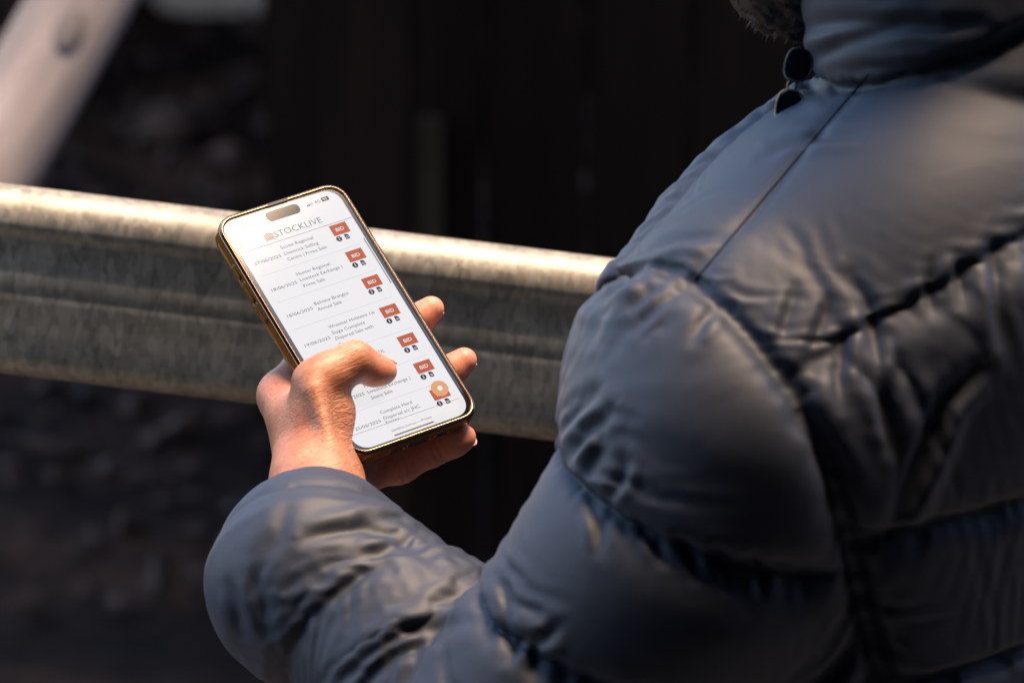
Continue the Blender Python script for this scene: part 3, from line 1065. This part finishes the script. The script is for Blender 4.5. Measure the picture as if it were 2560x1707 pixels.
def hand_weights(V):
    """flush: blood in the tips and knuckles, and light painted on the little finger; crease: folded skin of the thumb's ball and knuckles"""
    tips = [np.array(FING[k][3]) for k in 'imrp'] + [np.array(THUMB[3])]
    fl = np.zeros(len(V))
    for t in tips: fl = np.maximum(fl, np.exp(-(np.linalg.norm(V - t, axis=1) / 15) ** 2))
    fl = np.maximum(fl, .55 * np.exp(-(np.linalg.norm(V - np.array([-43, -18, -29]), axis=1) / 16) ** 2))
    fl = np.maximum(fl, .45 * np.exp(-(np.linalg.norm(V - np.array([-18, -30, 16]), axis=1) / 12) ** 2))
    pk = np.array(FING['p'][1]); fl = np.maximum(fl, .95 * np.exp(-(np.linalg.norm(V - pk, axis=1) / 34) ** 2) * (V[:, 2] < -14))  # painted brightening along the little finger, in place of light
    cr = np.zeros(len(V))
    for c, r in (((-38, -62, -4), 26), ((-34, -48, 2), 16), ((-24, -36, 17), 9), ((-46, -84, -4), 24), ((-44, -26, -20), 9)):
        cr = np.maximum(cr, np.exp(-(np.linalg.norm(V - np.array(c), axis=1) / r) ** 2))
    cr *= 1 - .72 * np.exp(-(np.linalg.norm(V - np.array([-10, -37, 14]), axis=1) / 17) ** 2)
    return fl, cr

m_skin, nt, b = new_mat('skin')
tc = N(nt, 'ShaderNodeTexCoord'); tc.object = phone
aw = N(nt, 'ShaderNodeAttribute'); aw.attribute_name = 'hand_tone'
sep = N(nt, 'ShaderNodeSeparateColor'); nt.links.new(aw.outputs['Color'], sep.inputs[0])
flush_glow, crease = sep.outputs[0], sep.outputs[1]
nA = N(nt, 'ShaderNodeTexNoise', Scale=60.0, Detail=4.0, Roughness=.6); nt.links.new(tc.outputs['Object'], nA.inputs['Vector'])
nB = N(nt, 'ShaderNodeTexNoise', Scale=420.0, Detail=3.0, Roughness=.6); nt.links.new(tc.outputs['Object'], nB.inputs['Vector'])
colr = ramp(nt, nA.outputs['Fac'], [(0.32, (.44, .165, .080)), (0.66, (.61, .285, .16))])
colr = mixrgb(nt, math_node(nt, 'MULTIPLY', flush_glow, .75), colr, (.95, .36, .24))  # blood colour, made paler to stand in for light on the fingers
# lines of the skin: two crossing families running over the ball of the thumb, and fine cells everywhere
def lines(rot, sc, detail=3.0):
    mp = N(nt, 'ShaderNodeMapping'); mp.inputs['Rotation'].default_value = rot; mp.inputs['Scale'].default_value = sc
    nt.links.new(tc.outputs['Object'], mp.inputs['Vector'])
    n = N(nt, 'ShaderNodeTexNoise', Scale=1.0, Detail=detail, Roughness=.55); n.inputs['Distortion'].default_value = .25
    nt.links.new(mp.outputs[0], n.inputs['Vector'])
    d = math_node(nt, 'ABSOLUTE', math_node(nt, 'SUBTRACT', n.outputs['Fac'], .5))
    return math_node(nt, 'SUBTRACT', 1.0, math_node(nt, 'MULTIPLY', d, 12.0), clamp=True)     # 1 on a crease
la = lines((0, 0, R(5)), (26, 400, 300), .6)
lb = lines((0, 0, R(-24)), (34, 430, 280), .6)
lc = lines((R(20), 0, R(32)), (40, 460, 300), .6)
ln = math_node(nt, 'MAXIMUM', la, math_node(nt, 'MAXIMUM', math_node(nt, 'MULTIPLY', lb, .6), math_node(nt, 'MULTIPLY', lc, .45)))
lnw = math_node(nt, 'MULTIPLY', ln, crease)
vo = N(nt, 'ShaderNodeTexVoronoi', Scale=900.0); vo.feature = 'DISTANCE_TO_EDGE'
mpv = N(nt, 'ShaderNodeMapping'); mpv.inputs['Scale'].default_value = (.55, 1.1, 1.0)
nt.links.new(tc.outputs['Object'], mpv.inputs['Vector']); nt.links.new(mpv.outputs[0], vo.inputs['Vector'])
colr = mixrgb(nt, math_node(nt, 'MULTIPLY', lnw, .60), colr, (.20, .055, .028))
sp_ = ramp(nt, nB.outputs['Fac'], [(0.28, (.72, .66, .62)), (0.5, (1, 1, 1))])
colr = mixrgb(nt, 0.8, colr, sp_, 'MULTIPLY')
nt.links.new(colr, b.inputs['Base Color'])
b.inputs['Subsurface Weight'].default_value = 0.3
b.inputs['Subsurface Radius'].default_value = (1.0, 0.35, 0.2)
b.inputs['Subsurface Scale'].default_value = 0.004
b.inputs['Roughness'].default_value = 0.46
b.inputs['Specular IOR Level'].default_value = 0.45
bn = bump(nt, vo.outputs['Distance'], .12, .0005)
bn = bump(nt, nB.outputs['Fac'], .12, .0005, bn)
bn = bump(nt, math_node(nt, 'MULTIPLY', lnw, -1.0), .55, .0010, bn)
nt.links.new(bn, b.inputs['Normal'])

# --- the rest of the body, under the clothes
hp = lambda l, f, u: pp(l, f - .064, u - .012)
HC = hp(0, .075, .135)                            # centre of the skull
CH = hp(.012, .150, .012)                         # chin
HT = np.array(CH) - np.array(HC); HT /= np.linalg.norm(HT)
HAX = np.stack([LEFT, FACE, UP], 1)
def sd_head(P):
    d = ell(P, HC, (.076, .098, .100), HAX)
    d = smin(d, seg(P, hp(0, .10, .07), CH, .056, .026), .03)
    for s in (-1, 1):
        d = smin(d, seg(P, hp(.058 * s, .055, .075), hp(.03 * s, .135, .022), .022, .022), .025)      # jaw
        d = smin(d, ell(P, hp(.080 * s, .055, .115), (.010, .022, .033), HAX), .008)                    # ear
        d = smax(d, -ball(P, hp(.033 * s, .178, .118), .017), .012)                                     # eye socket
        d = smin(d, ball(P, hp(.032 * s, .155, .116), .013), .004)                                      # eye
    d = smin(d, seg(P, hp(0, .168, .125), hp(0, .190, .080), .009, .014), .012)                         # nose
    d = smax(d, -seg(P, hp(-.02, .176, .052), hp(.02, .176, .052), .004, .004), .006)                   # mouth
    return d
def sd_body(P):
    d = smin(sd_torso(P) + .022, sd_upper(P) + .020, .02)
    d = smin(d, smin(seg(P, EL, F1, .036, .034), seg(P, F1, F2 * .6 + F3 * .4, .034, .026), .01), .02)
    d = smin(d, sd_rarm(P) + .02, .02)
    d = smin(d, seg(P, pp(0, -.02, -.10), pp(0, .02, .06), .046, .046), .02)
    d = smin(d, sd_head(P), .02)
    for s in (-1, 1):
        hip, knee, ank = pp(.09 * s, 0, -.62), pp(.10 * s, .03, -1.04), pp(.11 * s, 0, -1.42)
        d = smin(d, smin(seg(P, hip, knee, .085, .058), seg(P, knee, ank, .056, .038), .02), .03)
        d = smin(d, seg(P, ank, pp(.12 * s, .14, -1.455), .04, .032), .02)
    rw = pp(-.30, .12, -.66)
    d = smin(d, seg(P, rw, pp(-.30, .16, -.75), .026, .030), .02)                                       # right hand, hanging
    for q in range(4):
        d = smin(d, seg(P, pp(-.315 + .001 * q, .135 + .02 * q, -.74), pp(-.305 + .004 * q, .15 + .022 * q, -.82 + .008 * abs(q - 1.3)), .010, .008), .006)
    d = smin(d, seg(P, pp(-.29, .185, -.70), pp(-.275, .215, -.765), .012, .009), .008)
    return d
BH = .0055
F, lo = grid_eval(sd_body, NB + np.array([-.42, -.30, -1.52]), NB + np.array([.36, .36, .27]), BH)
BV, BQ = surface_nets(F, lo, BH)
BV, BE, bdeg = relax(BV, BQ, sd_body, BH, 3)
ob = mesh_obj('body', np.concatenate([BV, ph(HV)]), np.concatenate([BQ, HQ + len(BV)]).astype(np.int32), m_skin)
me = ob.data
me.polygons.foreach_set('use_smooth', [True] * len(me.polygons))
co = np.empty(len(me.vertices) * 3); me.vertices.foreach_get('co', co); co = co.reshape(-1, 3)
hm = ((co - PH_O) @ PH_M) * 1e3
fl, cr = hand_weights(hm)
ca_ = me.color_attributes.new('hand_tone', 'FLOAT_COLOR', 'POINT')
ca_.data.foreach_set('color', np.stack([fl, cr, fl * 0, fl * 0 + 1], 1).astype(np.float32).ravel())
adopt(ob)
print('body', len(me.vertices), len(HV), len(BV))

# --- finger nails
m_nail, nt, b = new_mat('finger_nail')
b.inputs['Base Color'].default_value = (.66, .36, .28, 1); b.inputs['Roughness'].default_value = .28
b.inputs['Subsurface Weight'].default_value = .2; b.inputs['Subsurface Scale'].default_value = .002
def nail(a, t, dors, r):
    a, t, dors = (np.asarray(q, float) for q in (a, t, dors))
    ax = t - a; ax /= np.linalg.norm(ax)
    dors = dors - ax * (dors @ ax); dors /= np.linalg.norm(dors)
    lat = np.cross(ax, dors)
    V, Fc = [], []
    nu, nv = 12, 9
    for i in range(nu + 1):
        s = i / nu
        for j in range(nv + 1):
            w = (j / nv * 2 - 1)
            ang = w * R(56) * (1 - .10 * (1 - s))
            along = -r * .85 + s * r * 1.62 - .22 * r * w * w * (1 if s > .5 else -.6)
            drop = r * .10 * max(0, s - .45) ** 2 * 4
            rr = r * 1.035 - drop
            V.append(t + ax * along + dors * (rr * math.cos(ang) * .96) + lat * (rr * math.sin(ang)))
    for i in range(nu):
        for j in range(nv):
            q = i * (nv + 1) + j
            Fc.append((q, q + 1, q + nv + 2, q + nv + 1))
    o = mesh_obj('finger_nail', ph(np.array(V)), np.array(Fc, np.int32), m_nail)
    sm = o.modifiers.new('t', 'SOLIDIFY'); sm.thickness = .0005; sm.offset = 0
    adopt(o)
nail(FING['m'][2], FING['m'][3], (.50, .05, -.86), 7.0)
nail(FING['r'][2], FING['r'][3], (.50, .05, -.86), 7.0)
nail(FING['p'][2], FING['p'][3], (.30, -.45, -.84), 7.2)
nail(THUMB[2], THUMB[3], (.35, .90, .25), 7.2)

# --- jacket
X, JQ, jpin, jreg, J0 = build_jacket()
m_jk, nt, b = new_mat('dark_nylon')
tc = N(nt, 'ShaderNodeTexCoord')
n = N(nt, 'ShaderNodeTexNoise', Scale=16.0, Detail=5.0); nt.links.new(tc.outputs['Object'], n.inputs['Vector'])
nf = N(nt, 'ShaderNodeTexNoise', Scale=1500.0, Detail=2.0); nt.links.new(tc.outputs['Object'], nf.inputs['Vector'])
nt.links.new(ramp(nt, n.outputs['Fac'], [(0.3, (.010, .017, .036)), (0.7, (.014, .022, .044))]), b.inputs['Base Color'])
b.inputs['Roughness'].default_value = 0.62
b.inputs['Specular IOR Level'].default_value = 0.75
b.inputs['Sheen Weight'].default_value = 0.08
b.inputs['Sheen Roughness'].default_value = 0.4
b.inputs['Sheen Tint'].default_value = (.75, .82, 1.0, 1)
nc = N(nt, 'ShaderNodeTexNoise', Scale=42.0, Detail=4.0, Roughness=.5); nc.inputs['Distortion'].default_value = 1.2; nt.links.new(tc.outputs['Object'], nc.inputs['Vector'])
nt.links.new(bump(nt, nf.outputs['Fac'], .10, .0004, bump(nt, nc.outputs['Fac'], .06, .004)), b.inputs['Normal'])
m_seam, nt, b = new_mat('dark_thread'); b.inputs['Base Color'].default_value = (.012, .014, .02, 1); b.inputs['Roughness'].default_value = .8; b.inputs['Specular IOR Level'].default_value = .1
jk = mesh_obj('jacket', X, JQ, m_jk)
md = jk.modifiers.new('smooth', 'SUBSURF'); md.levels = 1; md.render_levels = 1
# creases pulled into the cloth by the stitching and the bent arm, pressed into the refined surface
dg = bpy.context.evaluated_depsgraph_get()
me = bpy.data.meshes.new_from_object(jk.evaluated_get(dg))
jk.modifiers.clear(); jk.data = me
nv_ = len(me.vertices)
jc = np.empty(nv_ * 3); me.vertices.foreach_get('co', jc); jc = jc.reshape(-1, 3)
jn = np.empty(nv_ * 3, np.float32); me.vertex_normals.foreach_get('vector', jn); jn = jn.reshape(-1, 3).astype(float)
q = jc - CO
jd = q @ CF
jx, jy = q @ CR / jd * FPX + 1280, 853.5 - q @ CU / jd * FPX
fac = ((q / np.linalg.norm(q, axis=1, keepdims=True)) * jn).sum(1) < .15
off = np.zeros(nv_)
def fold(pts, amp, w, side=1.0, dmax=2.62):
    pts = np.array(pts, float)
    L = np.r_[0, np.cumsum(np.linalg.norm(np.diff(pts, axis=0), axis=1))]
    lo_, hi_ = pts.min(0) - 4 * w, pts.max(0) + 4 * w
    m = np.nonzero(fac & (jx > lo_[0]) & (jx < hi_[0]) & (jy > lo_[1]) & (jy < hi_[1]) & (jd < dmax))[0]
    if not len(m): return
    P = np.stack([jx[m], jy[m]], 1)
    best = np.full(len(m), 1e9); sg = np.zeros(len(m)); tt = np.zeros(len(m))
    for i in range(len(pts) - 1):
        a, b_ = pts[i], pts[i + 1]
        ab = b_ - a; l2 = ab @ ab
        t = np.clip(((P - a) @ ab) / l2, 0, 1)
        dv = P - a - t[:, None] * ab
        d = np.linalg.norm(dv, axis=1)
        u_ = d < best
        best[u_] = d[u_]; sg[u_] = np.sign(ab[0] * dv[u_, 1] - ab[1] * dv[u_, 0]); tt[u_] = (L[i] + t[u_] * np.sqrt(l2)) / L[-1]
    tp = np.clip(np.sin(np.pi * np.clip(tt * .9 + .05, 0, 1)), 0, 1) ** .7 * np.exp(-(np.maximum(best - 3 * w, 0) / w) ** 2)
    s_ = best * sg * side
    off[m] += .72 * amp * tp * (-np.exp(-(s_ / w) ** 2) + .75 * np.exp(-((s_ - 1.9 * w) / (1.25 * w)) ** 2) + .25 * np.exp(-((s_ + 2.2 * w) / (1.6 * w)) ** 2))
for pts, amp, w, side in (
        # forearm
        ([(770, 1340), (905, 1316), (990, 1340), (1075, 1392)], .0042, 17, -1), ([(900, 1290), (1000, 1302), (1060, 1345)], .0026, 14, -1),
        ([(860, 1690), (940, 1625), (1017, 1580), (1165, 1552)], .0050, 18, -1), ([(914, 1707), (984, 1642), (1120, 1582)], .0042, 16, -1),
        ([(575, 1460), (590, 1530), (615, 1590)], .0022, 16, 1), ([(640, 1430), (652, 1500), (680, 1600)], .0024, 18, 1), ([(720, 1250), (700, 1330), (640, 1400)], .0016, 20, 1),
        ([(905, 1420), (930, 1390), (1010, 1360)], .0030, 14, -1), ([(830, 1500), (900, 1440), (960, 1412)], .0026, 15, 1),
        # head of the sleeve
        ([(1490, 752), (1540, 708), (1594, 682)], .0085, 20, 1), ([(1578, 772), (1625, 728), (1662, 710)], .0042, 15, 1), ([(1590, 820), (1650, 755), (1700, 728)], .0040, 16, 1),
        ([(1730, 850), (1760, 800), (1790, 765)], .0026, 15, 1), ([(1480, 850), (1500, 790), (1560, 745)], .0030, 16, 1),
        # across the seam of the upper arm
        ([(1392, 1085), (1440, 1030), (1490, 985)], .0040, 16, 1), ([(1425, 1140), (1480, 1070), (1520, 1030)], .0048, 17, 1), ([(1462, 1200), (1500, 1120), (1515, 1060)], .0040, 15, -1),
        ([(1520, 1250), (1555, 1200), (1565, 1150)], .0028, 14, 1), ([(1480, 1260), (1500, 1320), (1500, 1380)], .0026, 15, 1), ([(1600, 1310), (1640, 1360), (1660, 1400)], .0024, 14, 1),
        ([(1700, 1350), (1735, 1400), (1745, 1440)], .0026, 14, 1), ([(1790, 1375), (1815, 1420), (1820, 1465)], .0024, 14, 1), ([(1880, 1395), (1900, 1440), (1905, 1490)], .0024, 14, 1),
        ([(1265, 1440), (1262, 1520), (1275, 1600)], .0032, 16, 1), ([(1275, 1640), (1310, 1600), (1360, 1590)], .0042, 18, 1), ([(1330, 1680), (1340, 1620), (1400, 1560)], .0030, 16, -1),
        # back, hanging from the seam below the yoke
        ([(2128, 690), (2172, 770), (2195, 900), (2205, 1060)], .0048, 20, 1), ([(2440, 925), (2360, 1005), (2312, 1130), (2240, 1300)], .0075, 22, -1),
        ([(2250, 900), (2222, 1000), (2228, 1120)], .0036, 18, 1), ([(2075, 750), (2045, 830), (2020, 900)], .0028, 15, 1), ([(1990, 720), (1965, 800), (1950, 860)], .0026, 15, 1),
        ([(2330, 660), (2322, 720), (2330, 790)], .0026, 14, 1), ([(2400, 640), (2396, 690), (2410, 760)], .0028, 14, 1), ([(2480, 600), (2492, 700), (2500, 850)], .0036, 18, 1),
        ([(2110, 840), (2098, 930), (2100, 1020)], .0030, 16, -1), ([(2160, 860), (2160, 960)], .0022, 14, 1),
        # yoke
        ([(1935, 352), (2047, 342), (2150, 336)], .0022, 14, 1), ([(1555, 648), (1690, 596), (1800, 588)], .0034, 15, 1), ([(1905, 395), (1980, 360), (2040, 345)], .0018, 13, -1),
        # collar
        ([(2010, 70), (2150, 55), (2320, 40)], .0045, 20, 1), ([(2030, 150), (2110, 105), (2260, 70), (2450, 62)], .0050, 20, -1), ([(1998, 180), (2040, 230)], .0030, 15, 1)):
    fold(pts, amp, w, side)
me.vertices.foreach_set('co', (jc + jn * off[:, None]).ravel())
me.update()
tag(jk, 'dark blue-grey quilted puffer jacket with stand-up collar')
adopt(jk)
bpy.context.view_layer.update()

# the piped seam that runs over the shoulder from the collar to the armhole
from mathutils.bvhtree import BVHTree
dg = bpy.context.evaluated_depsgraph_get()
bvh = BVHTree.FromObject(jk, dg)
pts = []
for k in range(70):
    t = k / 69
    a_, b_ = at(2172 + (1738 - 2172) * t, 185 + (700 - 185) * t, 1.6), at(2172 + (1738 - 2172) * t, 185 + (700 - 185) * t, 2.8)
    hp_, nn_, i_, d_ = bvh.ray_cast(Vector(a_), Vector(b_ - a_).normalized())
    if hp_ is not None and (not pts or (hp_ - pts[-1]).length < .03): pts.append(hp_ - nn_ * .0002)
cu = bpy.data.curves.new('piping', 'CURVE'); cu.dimensions = '3D'; cu.bevel_depth = .0007; cu.bevel_resolution = 2
sp = cu.splines.new('POLY'); sp.points.add(len(pts) - 1)
for p_, q_ in zip(sp.points, pts): p_.co = (*q_, 1)
t_ = bpy.data.objects.new('tmp', cu); COL.objects.link(t_)
dg = bpy.context.evaluated_depsgraph_get()
me = bpy.data.meshes.new_from_object(t_.evaluated_get(dg))
bpy.data.objects.remove(t_); bpy.data.curves.remove(cu)
me.materials.clear(); me.materials.append(m_seam)
so = bpy.data.objects.new('seam', me); COL.objects.link(so)
so.parent = jk; so.matrix_parent_inverse = jk.matrix_world.inverted()
tag(so, 'dark stitched seam over the shoulder')

# --- hair, beard, trousers, boots
m_hair, nt, b = new_mat('dark_hair'); b.inputs['Base Color'].default_value = (.018, .012, .009, 1); b.inputs['Roughness'].default_value = .5
m_grey, nt, b = new_mat('grey_hair'); b.inputs['Base Color'].default_value = (.42, .41, .42, 1); b.inputs['Roughness'].default_value = .45
def shell(name, fn, lo, hi, h, mat):
    F, l0 = grid_eval(fn, lo, hi, h)
    V, Q = surface_nets(F, l0, h)
    V, E_, d_ = relax(V, Q, fn, h, 3)
    return V, Q
def sd_beard(P):
    l, f, u = rel(P)
    d = sd_head(P) - .010 - .0025 * np.sin(l * 420 + 3 * np.sin(f * 300)) * np.sin(f * 380 + u * 260)
    u = u + .012; f = f + .064
    front = smax(d, u - .062 + .30 * (f - .10), .01)
    return smax(front, -(f - .055), .01)
def sd_hair(P):
    l, f, u = rel(P)
    d = sd_head(P) - .014 - .003 * np.sin(l * 300 + u * 200) * np.sin(f * 260)
    u = u + .012; f = f + .064
    return smax(smax(d, -(u - .07 - .55 * (f - .02)), .015), f - .15, .01)
V, Q = shell('beard', sd_beard, NB + np.array([-.24, -.12, -.07]), NB + np.array([.14, .24, .14]), .004, m_hair)
bo = adopt(mesh_obj('beard', V, Q, m_hair))
def strands(name, V, Q, count, length, rad, mat, par, seed, sel=None):
    rg_ = np.random.default_rng(seed)
    nn = vnormals(V, Q)
    idx = np.arange(len(V)) if sel is None else np.nonzero(sel)[0]
    k = rg_.choice(idx, count)
    d = nn[k] * .75 + np.array([0, 0, -.55]) + FACE * .15 + rg_.normal(size=(count, 3)) * .28
    d /= np.linalg.norm(d, axis=1, keepdims=True)
    s = np.cross(d, rg_.normal(size=(count, 3))); s /= np.linalg.norm(s, axis=1, keepdims=True)
    s2 = np.cross(d, s)
    L_ = length * rg_.uniform(.6, 1.3, (count, 1))
    p = V[k] + rg_.normal(size=(count, 3)) * .0015 - nn[k] * .002
    tip = p + d * L_ + np.array([0, 0, -.2]) * L_
    a, b_, c = p + s * rad, p - s * rad * .5 + s2 * rad * .8, p - s * rad * .5 - s2 * rad * .8
    VV = np.concatenate([a, b_, c, tip])
    i = np.arange(count)
    FF = np.concatenate([np.stack([i, i + count, i + 3 * count], 1), np.stack([i + count, i + 2 * count, i + 3 * count], 1), np.stack([i + 2 * count, i, i + 3 * count], 1)])
    o = mesh_obj(name, VV, FF.astype(np.int32), mat)
    o.parent = par; o.matrix_parent_inverse = par.matrix_world.inverted()
    tag(o, kind='stuff')
    return o
bpy.context.view_layer.update()
strands('whisker', V, Q, 5000, .0025, .0002, m_hair, bo, 3)
fr = (rel(V.astype(np.float32))[1] > .06)
strands('grey_whisker', V, Q, 500, .0045, .00022, m_grey, bo, 5, fr)
V, Q = shell('hair', sd_hair, NB + np.array([-.24, -.14, .0]), NB + np.array([.2, .24, .28]), .005, m_hair)
adopt(mesh_obj('hair', V, Q, m_hair))

m_den, nt, b = new_mat('dark_denim')
n = N(nt, 'ShaderNodeTexNoise', Scale=300.0, Detail=2.0)
nt.links.new(ramp(nt, n.outputs['Fac'], [(0.3, (.012, .018, .035)), (0.7, (.03, .04, .07))]), b.inputs['Base Color']); b.inputs['Roughness'].default_value = .85
def sd_trousers(P):
    l, f, u = rel(P)
    d = ell(P, pp(0, 0, -.62), (.185, .125, .12), HAX)
    for s in (-1, 1):
        hip, knee, ank = pp(.09 * s, 0, -.64), pp(.10 * s, .03, -1.04), pp(.11 * s, 0, -1.41)
        w = smin(seg(P, hip, knee, .105, .078), seg(P, knee, ank, .078, .066), .03)
        w = w - .003 * np.sin(u * 120 + l * 40) * np.clip((-u - .9) * 2, 0, 1)
        d = smin(d, w, .03)
    return smax(smax(d, u + .54, .01), -(u + 1.43), .004)
V, Q = shell('trousers', sd_trousers, NB + np.array([-.3, -.3, -1.5]), NB + np.array([.3, .3, -.5]), .009, m_den)
adopt(mesh_obj('trousers', V, Q, m_den))
m_boot, nt, b = new_mat('brown_leather'); b.inputs['Base Color'].default_value = (.05, .025, .014, 1); b.inputs['Roughness'].default_value = .5
for s in (-1, 1):
    def sd_boot(P, s=s):
        l, f, u = rel(P)
        d = smin(seg(P, pp(.11 * s, -.01, -1.30), pp(.11 * s, -.01, -1.45), .058, .056), seg(P, pp(.11 * s, -.02, -1.465), pp(.125 * s, .16, -1.47), .048, .044), .03)
        return smax(d, -(u + NB[2] - .001), .006)
    c = pp(.115 * s, .05, -1.4)
    V, Q = shell('boot', sd_boot, c - np.array([.2, .2, .13]), c + np.array([.2, .2, .14]), .008, m_boot)
    adopt(mesh_obj('boot', V, Q, m_boot))

# ------------------------------------------------------------------ sunglasses hooked on the front of the collar
m_lens, nt, b = new_mat('dark_teal_lens')
b.inputs['Base Color'].default_value = (.002, .006, .009, 1); b.inputs['Roughness'].default_value = .15
b.inputs['Specular IOR Level'].default_value = .02; b.inputs['Specular Tint'].default_value = (.35, .8, 1, 1)
m_gold, nt, b = new_mat('gold_wire'); b.inputs['Base Color'].default_value = (.30, .17, .10, 1); b.inputs['Metallic'].default_value = 1; b.inputs['Roughness'].default_value = .25
m_blk, nt, b = new_mat('black_acetate'); b.inputs['Base Color'].default_value = (.006, .006, .007, 1); b.inputs['Roughness'].default_value = .2
def tube(name, pts, r, mat, par, n=8):
    cu = bpy.data.curves.new(name, 'CURVE'); cu.dimensions = '3D'; cu.bevel_depth = r; cu.bevel_resolution = 3
    sp = cu.splines.new('POLY'); sp.points.add(len(pts) - 1)
    for p, q in zip(sp.points, pts): p.co = (*q, 1)
    t = bpy.data.objects.new('tmp', cu); COL.objects.link(t)
    dg = bpy.context.evaluated_depsgraph_get()
    me = bpy.data.meshes.new_from_object(t.evaluated_get(dg))
    bpy.data.objects.remove(t); bpy.data.curves.remove(cu)
    me.name = name; me.materials.clear(); me.materials.append(mat)
    me.polygons.foreach_set('use_smooth', [True] * len(me.polygons))
    o = bpy.data.objects.new(name, me); COL.objects.link(o); o.parent = par
    return o
g0 = at(1984, 215, 2.40)
gl = empty('sunglasses', tuple(g0)); gl.scale = (.50,) * 3
tag(gl, 'dark sunglasses with thin metal rims hooked on the jacket collar', 'sunglasses')
# local frame: x across the lenses (downwards as they hang), y out of the lens, z up
gx = (Vector(at(1950, 290, 2.392)) - Vector(at(1985, 130, 2.392))).normalized()
gy = Vector((-.40, -.90, .05)); gy = (gy - gx * gy.dot(gx)).normalized()
gz = gx.cross(gy)
gl.rotation_euler = Matrix((gx, gy, gz)).transposed().to_euler()
for s in (-1, 1):
    cx_ = .021 * s
    ring = [(cx_ + .0165 * math.copysign(abs(math.cos(a)) ** .8, math.cos(a)), 0.003 * math.cos(a * 2), .0145 * math.copysign(abs(math.sin(a)) ** .8, math.sin(a))) for a in np.linspace(0, 6.2832, 29)]
    tube('rim', ring, .0011, m_gold if s > 0 else m_blk, gl)
    bm = bmesh.new(); bmesh.ops.create_uvsphere(bm, u_segments=24, v_segments=12, radius=1)
    o = bm_obj('lens', bm, m_lens, gl, True); o.location = (cx_, 0, 0); o.scale = (.0162, .0022, .0142)
    tube('temple', [(cx_ + .017 * s, 0, .004), (cx_ + .018 * s, -.006, .004), (cx_ * .6, -.010, .002), (-cx_ * 2.2, -.011, -.002), (-cx_ * 2.6, -.012, -.010)], .0013, m_blk, gl)
tube('bridge', [(-.006, 0, .004), (0, .002, .006), (.006, 0, .004)], .0011, m_gold, gl)
